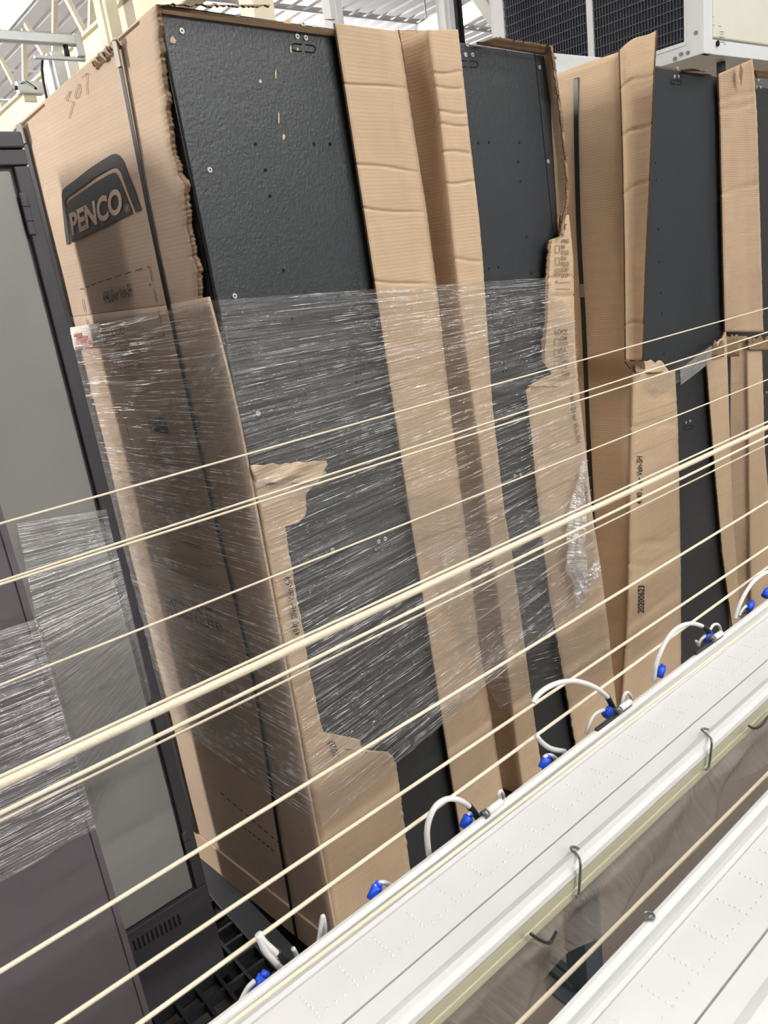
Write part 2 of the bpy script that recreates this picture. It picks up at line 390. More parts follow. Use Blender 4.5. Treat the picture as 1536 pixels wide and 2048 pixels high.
def strip_light(x, y, z, ln, watts, i):
    t = thing('strip_light', (x, y, CZ + z), ['ceiling strip lamp almost overhead, just behind the viewer', 'ceiling strip lamp in the second row behind the viewer, left one', 'ceiling strip lamp in the second row behind the viewer, right one', 'ceiling strip lamp farthest behind the viewer',
        'ceiling strip lamp up on the left above the grey cabinets', 'ceiling strip lamp up on the right beyond the cooling unit', 'unseen strip lamp added behind the cartons on the left to light the roof', 'unseen strip lamp added farthest behind the cartons to light the roof', 'unseen strip lamp added far behind the cooling unit to light the roof'][i], 'lamp', 'ceiling strip lamps')
    z += CZ
    MB().ab((x - ln / 2, y - .09, z + .03), (x + ln / 2, y + .09, z + .09)).build('housing', M_WHITE, t, bevel=.006)
    MB().ab((x - ln / 2 + .02, y - .075, z + .005), (x + ln / 2 - .02, y + .075, z + .029)).build('diffuser', M_LAMP, t)
    for s in (-1, 1): MB().tube([(x + s * ln * .35, y, z + .09), (x + s * ln * .35, y, ROOF)], .006).build('hanger', M_GALV, t)
    ld = bpy.data.lights.new('strip_glow', 'AREA'); ld.shape = 'RECTANGLE'; ld.size = ln; ld.size_y = .16; ld.energy = watts; ld.color = (1, .985, .96)
    lo = bpy.data.objects.new('strip_glow', ld); lo.location = (x, y, z); link(lo, t)
    MB().ab((x - ln / 2 + .02, y - .06, z + .091), (x + ln / 2 - .02, y + .06, z + .10)).build('roof_fill_panel', M_LAMP, t)  # upward glow added to every strip lamp to brighten the roof
    lu = bpy.data.lights.new('roof_fill_glow', 'AREA'); lu.shape = 'RECTANGLE'; lu.size = ln; lu.size_y = .14; lu.energy = watts * (11.0 if y > 7 else .9); lu.color = (.97, .98, 1)
    lo = bpy.data.objects.new('roof_fill_glow', lu); lo.location = (x, y, z + .102); lo.rotation_euler = (math.pi, 0, 0); link(lo, t)
for i, a in enumerate(STRIPS): strip_light(*a, i)
# bright high-bay lamp whose long edge shows at the top left corner
q0, q1 = PZ(2.9)(73, 0), PZ(2.9)(0, 95)
bx = (q0.x + q1.x) / 2; by0, by1 = 7.6, 14.0
t = thing('high_bay_light', (bx - .6, (by0 + by1) / 2, CZ + 2.9), 'wide glaring ceiling lamp in the top left corner of the picture', 'lamp')
MB().ab((bx - 1.2, by0, CZ + 2.93), (bx, by1, CZ + 3.0)).build('housing', M_GALV, t, bevel=.01)
MB().ab((bx - 1.18, by0 + .02, CZ + 2.90), (bx - .05, by1 - .02, CZ + 2.93)).build('diffuser', M_LAMP, t)
for yy in (by0 + .5, by1 - .5): MB().tube([(bx - .6, yy, CZ + 3.0), (bx - .6, yy, ROOF)], .008).build('hanger', M_GALV, t)
ld = bpy.data.lights.new('high_bay_glow', 'AREA'); ld.shape = 'RECTANGLE'; ld.size = 1.1; ld.size_y = by1 - by0; ld.energy = HIGHBAY['watts']; ld.color = (1, .99, .96)
lo = bpy.data.objects.new('high_bay_glow', ld); lo.location = (bx - .6, (by0 + by1) / 2, CZ + 2.895); link(lo, t)
# unseen source at the left for the lit carton strip, its fixture made up
p = Vector(SIDE_LAMP['pos']) + Vector((0, 0, CZ)); tgt = Vector((.6, 1.8, CZ - .2)); dr = (tgt - p).normalized()
t = thing('unseen_side_lamp', (p.x, p.y, 0), 'unseen light left of the cabinets, given an added housing and pole', 'lamp')
sx = dr.cross(UP).normalized(); sz = sx.cross(dr)
MB().box(p - dr * .06, sx * .2, sz * .8, dr * .04).build('housing', M_GALV, t, bevel=.006)
MB().box(p - dr * .012, sx * .18, sz * .77, dr * .006).build('diffuser', M_LAMP, t)
MB().tube([(p - dr * .1).to_tuple()[:2] + (0.02,), p - dr * .1 - sz * .3], .025).build('pole', M_GALV, t)
MB().ab((p.x - .3, p.y - .3, 0), (p.x + .3, p.y + .3, .03)).build('foot', M_GALV, t, bevel=.005)
ld = bpy.data.lights.new('unseen_side_glow', 'AREA'); ld.shape = 'RECTANGLE'; ld.size, ld.size_y = SIDE_LAMP['size']; ld.energy = SIDE_LAMP['watts']; ld.color = (1, .965, .92)
lo = bpy.data.objects.new('unseen_side_glow', ld); lo.rotation_euler = Matrix((sx, sz, -dr)).transposed().to_euler(); lo.location = p; link(lo, t)

# ------------------------------------------------------------------ lockers
def uz(p): return (p - O1).dot(UX), p.z
def fp(u, z, d=0.): return O1 + UX * u + Vector((0, 0, z - O1.z)) - WY * d          # front-plane coordinates
def rivet_mesh():
    b = MB(); n = 10
    for r0, r1, h0, h1 in ((.0052, .0046, 0, .0018),):
        vs = [Vector((math.cos(2 * math.pi * i / n) * r0, 0, math.sin(2 * math.pi * i / n) * r0)) for i in range(n)] + [Vector((math.cos(2 * math.pi * i / n) * r1, -h1, math.sin(2 * math.pi * i / n) * r1)) for i in range(n)] + [Vector((math.cos(2 * math.pi * i / n) * .0016, -h1, math.sin(2 * math.pi * i / n) * .0016)) for i in range(n)] + [Vector((math.cos(2 * math.pi * i / n) * .0016, -.0004, math.sin(2 * math.pi * i / n) * .0016)) for i in range(n)]
        fs = [(i + a * n, (i + 1) % n + a * n, (i + 1) % n + (a + 1) * n, i + (a + 1) * n) for a in range(3) for i in range(n)] + [tuple(range(3 * n, 4 * n))]
        mi = [0] * (2 * n) + [1] * (n + 1)
    me = bpy.data.meshes.new('rivet'); me.from_pydata([tuple(v) for v in vs], [], fs); me.materials.append(M_RIVET); me.materials.append(M_HOLE); me.polygons.foreach_set('material_index', mi); return me
def hole_mesh():
    n = 10; vs = [(math.cos(2 * math.pi * i / n) * .0034, -.0005, math.sin(2 * math.pi * i / n) * .0034) for i in range(n)] + [(math.cos(2 * math.pi * i / n) * .0034, .001, math.sin(2 * math.pi * i / n) * .0034) for i in range(n)]
    me = bpy.data.meshes.new('hole'); me.from_pydata(vs, [], [tuple(range(n))] + [(i, (i + 1) % n, (i + 1) % n + n, i + n) for i in range(n)]); me.materials.append(M_HOLE); return me
RIV, HOL = rivet_mesh(), hole_mesh()
def dots(name, me, pts, d, parent, s=1.0):
    for x, y in pts:
        o = bpy.data.objects.new(name, me); o.location = F(x, y, d); o.rotation_euler = (0, 0, YAW); o.scale = (s, s, s); link(o, parent)
def pill(pl, cx, cy, w, h, tilt, d, parent):
    """pressed handle slot outline"""
    for sgn in (-1, 1):
        pts = [(cx + sgn * w * .08, cy - h / 2), (cx + sgn * w * .38, cy - h / 2), (cx + sgn * w * .48, cy - h * .25), (cx + sgn * w * .5, cy), (cx + sgn * w * .48, cy + h * .25), (cx + sgn * w * .38, cy + h / 2), (cx + sgn * w * .08, cy + h / 2)]
        MB().tube(spline([pl(a, b + (a - cx) * tilt, d) for a, b in pts], 3), .0011, 6).build('handle_slot', M_HOLE, parent)
def locker(u0, u1, ztop, label, d=-.014, depth=.56, zb=PBOT):
    c = fp((u0 + u1) / 2, zb, d - depth / 2)
    t = thing('steel_locker', c, label, 'locker', 'black steel lockers in torn cartons')
    zc, hz = (ztop + zb + .012) / 2, (ztop - zb - .012) / 2
    b = MB().box(Vector((0, 0, zc - .03)) + fp((u0 + u1) / 2, 0, d - .003 - depth / 2), UX * ((u1 - u0) / 2 - .001), WY * (depth / 2 - .003), Vector((0, 0, hz - .03)))
    b.build('body', M_STEEL_SIDE, t)
    MB().box(Vector((0, 0, zc)) + fp((u0 + u1) / 2, 0, d - .0015), UX * ((u1 - u0) / 2 - .001), WY * .0015, Vector((0, 0, hz))).build('back_panel', M_STEEL, t, bevel=.001)
    return t
L1 = locker(.012, .535, F(480, 24).z, 'black steel locker behind the left strip of cardboard, nearest the viewer')
u2l, u2r = uz(F(905, 60))[0], uz(F(1092, 103))[0]
L2 = locker(uz(F(1046, 1480))[0], u2r + .03, F(1040, 99).z, 'black steel locker right of the broad cardboard strips')
u3l, u3r = uz(F(1300, 140))[0], uz(F(1443, 150))[0]
L3 = locker(u3l - .12, 2.27, F(1380, 141).z, 'black steel locker right of the tall bent cardboard flap', zb=.002)
L4 = locker(2.40, 2.95, F(1525, 160).z, 'black steel locker cut off by the right edge of the picture', d=-.066, zb=.002)
D0 = -.0135
dots('rivet', RIV, [(475, 35), (363, 62), (606, 48), (594, 73), (611, 76), (419, 340), (469, 592), (516, 827), (665, 1100), (757, 1083), (770, 1077)], D0, L1)
dots('hole', HOL, [(511, 288), (628, 288), (660, 288), (531, 340), (540, 392), (567, 541), (677, 592), (707, 588), (584, 637), (600, 729), (611, 789), (625, 862), (713, 747), (721, 746), (713, 765), (724, 762), (727, 835), (736, 834)], D0, L1)
pill(F, 607, 96, 48, 14, .10, D0, L1); pill(F, 764, 1094, 34, 11, -.35, D0, L1)
dots('rivet', RIV, [(934, 89), (931, 110), (945, 110), (1014, 98), (1079, 135), (1096, 323), (1029, 952), (1041, 950)], D0, L2)
dots('hole', HOL, [(957, 286), (978, 285), (1039, 285), (1037, 324), (1041, 363), (1053, 474), (978, 537), (997, 535), (1062, 547), (1070, 617), (999, 685), (1008, 680), (1006, 743), (1013, 741)], D0, L2)
pill(F, 936, 128, 40, 12, .05, D0, L2)
MB().tube([F(1069, 101, D0), F(1106, 463, D0)], .0012, 6).build('panel_seam', M_HOLE, L2)
MB().tube([F(323, 60, D0 + .004), F(415, 512, D0 + .004), F(440, 640, D0 + .004)], .003, 6).build('edge_fold', M_STEEL_SIDE, L1)
dots('rivet', RIV, [(1355, 137), (1349, 153), (1357, 153), (1404, 144), (1372, 845), (1380, 842)], D0, L3)
dots('hole', HOL, [(1311, 326), (1313, 361), (1317, 459), (1319, 524), (1322, 586), (1324, 627), (1326, 678), (1328, 708)], D0, L3)
pill(F, 1352, 165, 22, 8, .12, D0, L3); pill(F, 1376, 855, 18, 7, -.1, D0, L3)
dots('rivet', RIV, [(1517, 160), (1513, 175), (1521, 175), (1533, 785)], -.0655, L4)
# glue spots and paper scraps left on the first locker
for (x, y, a, b_) in ((346, 81, 6, 8), (567, 273, 3, 6), (521, 163, 3, 4), (576, 45, 9, 6), (628, 57, 4, 6), (582, 100, 2, 9), (596, 100, 2, 4), (552, 150, 1.5, 11), (558, 238, 1.5, 14), (646, 54, 2, 3)):
    pts = [F(x + a * math.cos(k * .9) * (1 + .3 * math.sin(k * 7 + x)), y + b_ * math.sin(k * .9) * (1 + .3 * math.cos(k * 5 + y)), -.0128) for k in range(7)]
    decal('glue_spot', pts, M_PULP, L1)

# ------------------------------------------------------------------ cartons
G_CART = 'torn cartons round the lockers'
def sp(tt, z, d=0.): return O1 + WY * tt + Vector((0, 0, z - O1.z)) - UX * d        # side-plane coordinates
c1 = thing('carton', fp(.3, PBOT, -.3), 'large torn carton at the left with a black logo on its shaded side', 'carton', G_CART)
ZT = F(312, 7).z
TD = .66
torn = [(312, 6), (318, 30), (321, 80), (332, 180), (337, 230), (345, 290), (357, 335), (372, 372), (378, 450), (387, 500), (398, 540), (401, 600)]
def side_rows(zs, right, bulge=.0):
    rows = []
    for i, (z, tr) in enumerate(zip(zs, right)):
        row = []
        for j in range(25):
            u = j / 24; tt = TD + (tr - TD) * u
            d = .0016 * noise.noise(Vector((tt * 5, z * 4, 1))) + .0012 * math.sin(math.pi * u) * noise.noise(Vector((tt * 2, z * 1.3, 5)))
            zz = z - (.045 * (tt / TD)) * max(0, (z - CZ) / .44)
            row.append(sp(tt, zz, d))
        rows.append(row)
    return rows
tz = [((S1(*p) - O1).dot(WY), S1(*p).z) for p in torn]
def t_of(z):
    for (a, z0), (b, z1) in zip(tz, tz[1:]):
        if z1 <= z <= z0: return a + (b - a) * ((z0 - z) / (z0 - z1) if z0 > z1 else 0)
    return tz[0][0] if z > tz[0][1] else tz[-1][0]
zmid = S1(400, 602).z
zs = [ZT + (zmid - ZT) * i / 230 for i in range(231)]
up_side = sheet('side_panel', side_rows(zs, [t_of(z) + .005 * noise.noise(Vector((z * 60, 0, 0))) + .005 * noise.noise(Vector((z * 150, 4, 0))) for z in zs]), S1.n, [M_CARD_PINK, M_EDGE], c1)
zb = PBOT + .004
zs = [zmid - .0005 + (zb - zmid) * i / 90 for i in range(91)]
rows = side_rows(zs, [-.0075] * 91)
for i, r in enumerate(rows):                  # the top corner of the lower panel curls away from the locker
    for j, p in enumerate(r):
        k = max(0, 1 - i / 16) * max(0, (j / 24 - .72) / .28)
        r[j] = p - UX * .014 * k * k + UP * .006 * k
fr = []
for z in [ZT - .004 + (zmid - ZT) * i / 230 for i in range(231)]:
    c = t_of(z) + .005 * noise.noise(Vector((z * 60, 0, 0))) + .005 * noise.noise(Vector((z * 150, 4, 0)))
    w_ = .005 + .005 * noise.noise(Vector((z * 38, 9, 0))); k_ = .003 * noise.noise(Vector((z * 220, 2, 0)))
    fr.append([sp(c + .004, z, .0015), sp(c - w_ * .5, z, .004 + k_), sp(c - w_, z, -.002 + k_)])
sheet('torn_edge', fr, S1.n, [M_TORN, M_EDGE], c1, .002)
low_side = sheet('side_panel', rows, S1.n, [M_CARD_PINK, M_CARD_PINK], c1)
# base tray, a second skin round the bottom
MB().box(sp(TD / 2 - .01, PBOT + .045, .004), WY * (TD / 2 + .012), UX * .003, UP * .045).build('base_tray', M_CARD, c1)
# front left flange, torn down its right side
cl = [(499, 938), (521, 1024), (568, 1290), (616, 1536), (666, 1843), (686, 1945)]
flR = [(648, 938), (656, 944), (634, 962), (612, 985), (612, 1028), (600, 1042), (571, 1050), (574, 1080), (584, 1135), (595, 1200), (607, 1262), (619, 1340), (632, 1400), (640, 1440), (648, 1464), (720, 1478), (724, 1501), (770, 1496), (786, 1512), (794, 1535), (806, 1625), (820, 1735), (848, 1945)]
board('front_flange', F, cl, flR, c1, depth=lambda u, v: .004, jr=2.2, step=4, nu=14, top=lambda u: 5 * math.sin(u * 9), seed=2, rim=M_CARD)
board('torn_liner', F, [(500, 931), (506, 950), (514, 966)], [(655, 928), (648, 952), (602, 972)], c1, M_PULP, depth=lambda u, v: .010 + .006 * math.sin(u * 11 + v * 4), thick=.002, jr=5, jl=2, step=2, nu=24, top=lambda u: -10 * u + 6 * noise.noise(Vector((u * 9, 1, 1))), seed=4)
# right front strip, rounding back into the valley between the two cartons
s1L = [(668, 33), (742, 512), (819, 1024), (900, 1536), (952, 1860)]
s1R = [(790, 46), (800, 62), (806, 100), (830, 260), (852, 400), (878, 600), (900, 800), (925, 1000), (960, 1290), (1003, 1560), (1045, 1830)]
board('front_strip', F, s1L, s1R, c1, depth=lambda u, v: .006 - .03 * max(0, (u - .72) / .28) ** 2, jr=.8, step=2.5, nu=20, top=lambda u: 16 * u, creases=(165, 330, 415, 560), seed=6)
board('torn_edge', F, [(650, 38), (662, 40)], [(668, 30), (672, 52)], c1, M_TORN, depth=lambda u, v: -.02 + .025 * u, thick=.003, step=2, jl=3, nu=6)
rows = [[F(x_at(s1R, y), y, -.028) + WY * (.28 * j / 4) for j in range(5)] for y in range(60, 1830, 59)]
sheet('side_panel', rows, UX, [M_CARD, M_EDGE], c1, .005)
# torn top flap over the first locker
board('top_flap', F, [(306, -6), (318, 9)], [(540, 8), (546, 22)], c1, M_TORN, depth=lambda u, v: .012 - .02 * v, thick=.006, jr=3, nu=70, step=2, top=lambda u: 7 * noise.noise(Vector((u * 12, 0, 3))) + 5 * noise.noise(Vector((u * 34, 0, 3))) + 6 * u, seed=9)
tb = [[sp(TD * j / 8, ZT - .048 * (j / 8), 0) + UX * (.53 * i / 8) - UP * .002 for j in range(9)] for i in range(9)]
sheet('top_panel', tb, UP, [M_CARD, M_EDGE], c1, .005)
# crushed top edge of the side panel by the strap
for i in range(16):
    x = 186 + i * 3.4; y = 132 - i * 3.2
    p = S1(x, y, .006); a = UX * -rnd.uniform(.002, .007); b_ = WY * rnd.uniform(.006, .014); c_ = UP * rnd.uniform(.004, .009)
    MB().add([p - b_ - c_, p + b_ - c_ * .4, p + b_ * .5 + c_ + a, p - b_ * .8 + c_ * .6 + a * 1.4], [(0, 1, 2, 3), (3, 2, 1, 0)]).build('torn_scrap', M_TORN if i % 3 else M_CARD_PINK, c1)
# prints on the side
def cr(x, y): return (100 + x / 7.68, 280 + y / 7.68)
arch = [(255, 1615), (225, 1400), (185, 1000), (178, 850), (186, 775), (240, 720), (400, 600), (600, 440), (800, 310), (950, 222), (1010, 212), (1060, 240), (1120, 320), (1200, 520), (1300, 770), (1395, 1060), (1310, 1108), (1210, 850), (1085, 500), (1040, 440), (985, 420), (930, 435), (700, 560), (500, 710), (330, 830), (258, 880), (235, 940), (240, 1050), (268, 1300), (305, 1582)]
inner = [(315, 1575), (272, 1150), (258, 1000), (280, 940), (450, 820), (700, 650), (900, 530), (985, 495), (1015, 510), (1060, 600), (1150, 820), (1265, 1112)]
decal('logo_arch', [S1(*cr(*p), .0032) for p in arch], M_INK, up_side)
decal('logo_panel', [S1(*cr(*p), .0032) for p in inner], M_INK, up_side)
text('logo_lettering', 'PENCO', S1, cr(335, 1462), cr(1120, 1085), cr(292, 1140), M_CARD_PINK, up_side, .0040, .035)
strokes('registered_mark', S1, [[cr(1185 + 33 * math.cos(a * .7), 1050 + 60 * math.sin(a * .7)) for a in range(10)], [cr(1178, 1085), cr(1175, 1020), cr(1195, 1025), cr(1192, 1050), cr(1178, 1055), cr(1198, 1085)]], .8, M_CARD_PINK, up_side, .0040)
def c4(x, y): return (130 + x / 6.144, 520 + y / 6.144)
dash = []
for a, b_ in (((185, 362), (215, 350)), ((245, 338), (298, 320)), ((325, 308), (380, 290)), ((412, 275), (472, 258)), ((512, 245), (578, 222)), ((618, 210), (692, 185)), ((738, 172), (815, 148)), ((865, 132), (955, 103)), ((1008, 90), (1035, 80))):
    dash.append([c4(*a), c4(*b_)])
strokes('dashed_frame', S1, dash, 1.7, M_INK, up_side, .0032)
strokes('dashed_frame', S1, [[c4(1035, 80), c4(1070, 262)], [c4(1090, 362), c4(1127, 525)], [c4(210, 480), c4(242, 638)], [c4(262, 720), c4(280, 805)]], 1.0, M_INK, up_side, .0032)
strokes('dashed_frame', S1, [[c4(1146, 625), c4(1185, 790)], [c4(1212, 890), c4(1220, 935), c4(1148, 942)], [c4(1098, 945), c4(1012, 962)], [c4(970, 970), c4(892, 985)], [c4(848, 992), c4(775, 1003)], [c4(732, 1012), c4(665, 1024)], [c4(628, 1030), c4(590, 1036)]], 1.5, M_INK, low_side, .0032)
decal('ink_dot', [S1(300 + 1.6 * math.cos(k), 569.5 + 2.6 * math.sin(k), .0032) for k in range(7)], M_INK, up_side)
text('stock_print', '4940 Silver Vein-SH', S1, (208, 608), (264.5, 591.6), (205, 584), M_INK, up_side, .0032, .01)
text('stock_print', 'LCC', S1, (224, 673), (250, 668), (222, 651), M_INK_SOFT, low_side, .0032)
text('notice_print', 'IMPORTANT', S1, (334, 1209), (428, 1235), (330, 1193), M_INK, low_side, .0032, .02)
text('notice_print', 'PLEASE NOTE!', S1, (336, 1228), (447, 1265), (331.5, 1212), M_INK, low_side, .0032, .02)
strokes('handwritten_number', S1, [[(129, 198), (140, 181), (133, 201), (146, 204), (137, 237)]], 1.0, M_PENCIL, up_side, .0032)
strokes('handwritten_number', S1, [[(157, 168), (151, 182), (149, 194), (153, 197), (158, 188), (159.5, 175), (157, 168)]], 1.0, M_PENCIL, up_side, .0032)
strokes('handwritten_number', S1, [[(162, 156), (174, 146), (172, 170), (174, 190)]], 1.0, M_PENCIL, up_side, .0032)
fine = []
for (xa, ya, xb, yb) in ((228, 698, 264, 690), (232, 706, 266, 698), (216, 742, 285, 728), (218, 752, 262, 745), (276, 788, 300, 783), (282, 784, 298, 780), (370, 1085, 402, 1092), (376, 1092, 404, 1098), (400, 1128, 424, 1134), (376, 1158, 438, 1172), (380, 1166, 440, 1181), (386, 1174, 444, 1190), (412, 1302, 452, 1316), (416, 1311, 456, 1326), (420, 1320, 460, 1336), (424, 1330, 462, 1346), (428, 1340, 464, 1356)):
    x = 0.; ln = math.hypot(xb - xa, yb - ya)
    while x < ln - 2:
        k = rnd.uniform(1.5, 5); a, b_ = x / ln, min(1, (x + k) / ln); fine.append([(xa + (xb - xa) * a, ya + (yb - ya) * a), (xa + (xb - xa) * b_, ya + (yb - ya) * b_)]); x += k + rnd.uniform(.8, 1.8)
strokes('fine_print', S1, fine, 2.2, M_INK_SOFT, low_side, .0032)
strokes('label_outline', S1, [[(294, 827), (313, 911), (358, 921), (336, 821)], [(246, 830), (268, 905), (313, 911)]], .9, M_INK_SOFT, low_side, .0032)
decal('label_emblem', [S1(*p, .0032) for p in ((306, 846), (312, 838), (322, 834), (330, 838), (336, 856), (337, 868), (324, 866), (309, 862))], M_INK, low_side)
# dashed lower frame of the shaded foot of the carton
strokes('dashed_frame', S1, [[(441 + 12.5 * k, 1585 + 10.8 * k), (448 + 12.5 * k, 1591 + 10.8 * k)] for k in range(10)] + [[(488 + 9 * k, 1655 + 7.2 * k), (493 + 9 * k, 1659 + 7.2 * k)] for k in range(7)], 1.6, M_INK, low_side, .0032)
text('stock_print', '4940 Silver Vein-SH', F, (601, 1270), (582, 1153), (588.5, 1273), M_INK, c1, .0105, .012)
text('date_print', '2020', F, (679, 1512), (669, 1482), (666, 1514), M_INK, c1, .0105, .01)
# red and white printed tape under the film on the far part of the side
rows = [[S1(140 + i * 4 + (198 - 140) * j / 8, 655 + 22 * i - 9 * j / 8, .009) for j in range(9)] for i in range(3)]
sheet('printed_tape', rows, S1.n, [M_PAPER, M_PAPER], low_side, .0006)
for i in range(10):
    x, y = 145 + rnd.uniform(0, 40), 664 + rnd.uniform(0, 34)
    decal('red_lettering', [S1(x, y, .0102), S1(x + rnd.uniform(5, 12), y - 2, .0102), S1(x + rnd.uniform(6, 12), y + 6, .0102), S1(x + 1, y + rnd.uniform(5, 9), .0102)], M_RED, low_side)

# second carton: left side and front strip, right flap and right strip
c2 = thing('carton', fp(.95, PBOT, -.3), 'torn carton with lock tick boxes printed on its right strip', 'carton', G_CART)
gL = [(855, 60), (880, 230), (909, 512), (942, 780), (962, 912), (974, 1030), (1005, 1257), (1040, 1536), (1085, 1830)]
vL = [(x - 6, y) for x, y in s1R]
board('side_panel', F, vL, gL, c2, M_CARD_IN, depth=lambda u, v: -.085 * (1 - u) ** .8 + .003, step=8, nu=10, y0=60, y1=1830, seed=11, rim=M_CARD_IN)
g2R = [(916, 58), (922, 110), (940, 280), (958, 433), (965, 512), (985, 812), (1009, 1024), (1025, 1110), (1074, 1474), (1100, 1640)]
board('front_strip', F, gL, g2R, c2, depth=lambda u, v: .004, jr=.8, step=2.5, nu=8, y0=59, y1=1640, creases=(145, 175, 225, 250, 305, 365, 520), seed=12, rim=M_CARD)
fL = [(1087, 92), (1102, 200), (1117, 330), (1123, 440), (1119, 470)]
fR = [(1104, 92), (1112, 150), (1122, 220), (1131, 300), (1136, 360), (1136, 402), (1130, 432), (1123, 470)]
board('bent_flap', F, fL, fR, c2, M_CARD_IN, depth=lambda u, v: -.012 + .03 * u, jr=2.2, step=3, nu=8, seed=13)
board('torn_edge', F, [(x - 3, y) for x, y in fR], [(x + 2, y) for x, y in fR], c2, M_TORN, depth=lambda u, v: .019 + .003 * math.sin(v * 40), thick=.003, jl=2, jr=2, step=3, nu=3, seed=14)
rL = [(1122, 430), (1119, 474), (1098, 480), (1097, 500), (1094, 540), (1092, 600), (1090, 650), (1084, 700), (1085, 722), (1096, 738), (1104, 748), (1062, 768), (1052, 782), (1060, 840), (1075, 1000), (1100, 1200), (1130, 1370), (1160, 1540)]
rR = [(1138, 430), (1142, 470), (1147, 520), (1149, 640), (1151, 700), (1158, 780), (1171, 895), (1185, 1030), (1200, 1124), (1217, 1257), (1232, 1400), (1252, 1540)]
c2strip = board('front_strip', F, rL, rR, c2, depth=lambda u, v: .006, jl=2.0, step=3.5, nu=10, seed=15, creases=(555, 590, 760))
board('torn_edge', F, [(1098, 480), (1091, 560), (1090, 640), (1082, 700), (1085, 722)], [(1103, 480), (1097, 560), (1095, 640), (1090, 700), (1090, 722)], c2, M_TORN, depth=lambda u, v: .010, thick=.003, jl=2.5, jr=2, step=2.5, nu=3, seed=16)
board('torn_liner', F, [(1055, 772), (1050, 788)], [(1112, 744), (1118, 770)], c2, M_PULP, depth=lambda u, v: .010, thick=.002, jl=3, jr=3, step=2, nu=12, top=lambda u: 8 * noise.noise(Vector((u * 7, 2, 2))), seed=17)
rows = [[F(x_at(rR, y), y, .004) + WY * (.5 * j / 4) for j in range(5)] for y in range(432, 1540, 36)]
sheet('side_panel', rows, UX, [M_CARD, M_EDGE], c2, .005)
rows = []
for k in range(5):
    v = k / 4; row = []
    for m_ in range(41):
        u = m_ / 40; yb = 88 + 23 * u; yt = yb - 5 - 15 * min(1, max(0, (u - .05) * 5)) + 3.5 * noise.noise(Vector((u * 9, 5, 3))) + 2.5 * noise.noise(Vector((u * 31, 5, 3)))
        row.append(F(956 + 148 * u, yt + (yb - yt) * v, .014 - .02 * v))
    rows.append(row)
sheet('top_flap', rows, F.n, [M_TORN, M_EDGE], c2, .005)
zt2 = F(1040, 98).z
sheet('top_panel', [[fp(.72 + .45 * i / 6, zt2 + .002 - .02 * j / 6, -.02 - .56 * j / 6) for j in range(7)] for i in range(7)], UP, [M_CARD, M_EDGE], c2, .005)
def lab(body, x0, x1, yt, yb, m=M_INK_SOFT): text('option_print', body, F, (x0, yb), (x1, yb - .3), (x0, yt), m, c2strip, .0085, .012)
for a in (('IT', 1124, 1134, 448, 460), ('DV', 1122.5, 1129, 466, 474), ('HAND', 1122.5, 1138, 478, 486), ('BH', 1122.5, 1130, 490, 497), ('FOLD', 1122.5, 1138, 501, 509), ('IOH', 1122.5, 1132.5, 513, 520.5), ('FOLD', 1122.5, 1138.5, 524.5, 532.5), ('LDRY', 1122.5, 1138.5, 536, 543.5), ('LKUP', 1122.5, 1138.5, 547, 555),
          ('#', 1112, 1115.4, 560, 565.8), ('LOCK', 1110.5, 1136.5, 658, 669.5), ('CAM', 1121, 1134, 672.7, 680.6), ('LOCK', 1121, 1136.5, 683.5, 692), ('PLA', 1120, 1132, 695.5, 703.5), ('LOCK', 1120, 1136.5, 706, 714.3), ('COMBO', 1119, 1138, 718, 726), ('LOCK', 1119, 1135, 729, 737), ('TURN', 1123, 1139, 743, 752)): lab(*a)
def sq(x0, y0, x1, y1): return [(x0, y0), (x1, y0 - .2), (x1, y1 - .2), (x0, y1), (x0, y0)]
for a in ((1111, 491.5, 1119.4, 505.3), (1111, 516, 1119.4, 530), (1111, 538.8, 1119.4, 552.7), (1109.7, 678, 1118.4, 691.8), (1109, 700, 1118, 713), (1108.6, 722.5, 1117.5, 736)): strokes('tick_box', F, [sq(*a)], .9, M_INK_SOFT, c2strip, .0085)
strokes('tick_mark', F, [[(1113.5, 542), (1116.5, 549)], [(1117, 542), (1113.5, 549.5)]], .8, M_INK_SOFT, c2strip, .0085)
strokes('ruled_line', F, [[(1116.6, 565.7), (1139, 565.5)], [(1111.6, 578), (1139.8, 577.7)]], .9, M_INK_SOFT, c2strip, .0085)
text('stock_print', '4940 Silver Vein-SH', F, (1138, 786), (1153, 886), (1147, 784), M_INK_SOFT, c2strip, .0085, .01)
text('date_print', '20200623', F, (1163, 965), (1172, 1030), (1172, 963), M_INK_SOFT, c2strip, .0085, .01)

# third carton
O3 = F(1247, 105); S3 = Plane(O3, -UX)
c3 = thing('carton', fp(uz(O3)[0] + .3, 0, -.3), 'torn carton with one tall cardboard flap bent outward above its front', 'carton', G_CART)
e3 = [(1240, 108), (1246, 300), (1250, 500), (1252, 722)]
low3 = [(1267, 742), (1263, 900), (1260, 1100), (1256, 1250), (1246, 1400), (1242, 1480)]
corner3 = [(1243, 100), (1249, 300), (1253, 500), (1255, 720), (1269, 745), (1263, 900), (1263, 1100), (1259, 1250), (1249, 1400), (1245, 1480)]
rows = []
for i in range(100):
    y = 102 + (1478 - 102) * i / 99; p = F(x_at(corner3, y), y, .002); row = []
    p.z = max(p.z, .004 - .0005 * i / 99)
    for j in range(13):
        tt = j / 12; q = p + WY * (.62 * tt) - UP * (.02 * tt * max(0, 1 - i / 30.)) + UP * (.012 * math.sin(tt * 9) * tt if i == 0 else 0)
        row.append(q - UX * (.004 * noise.noise(Vector((tt * 2, q.z * 2, 8)))))
    rows.append(row)
side3 = sheet('side_panel', rows, -UX, [M_CARD, M_CARD], c3, .005)
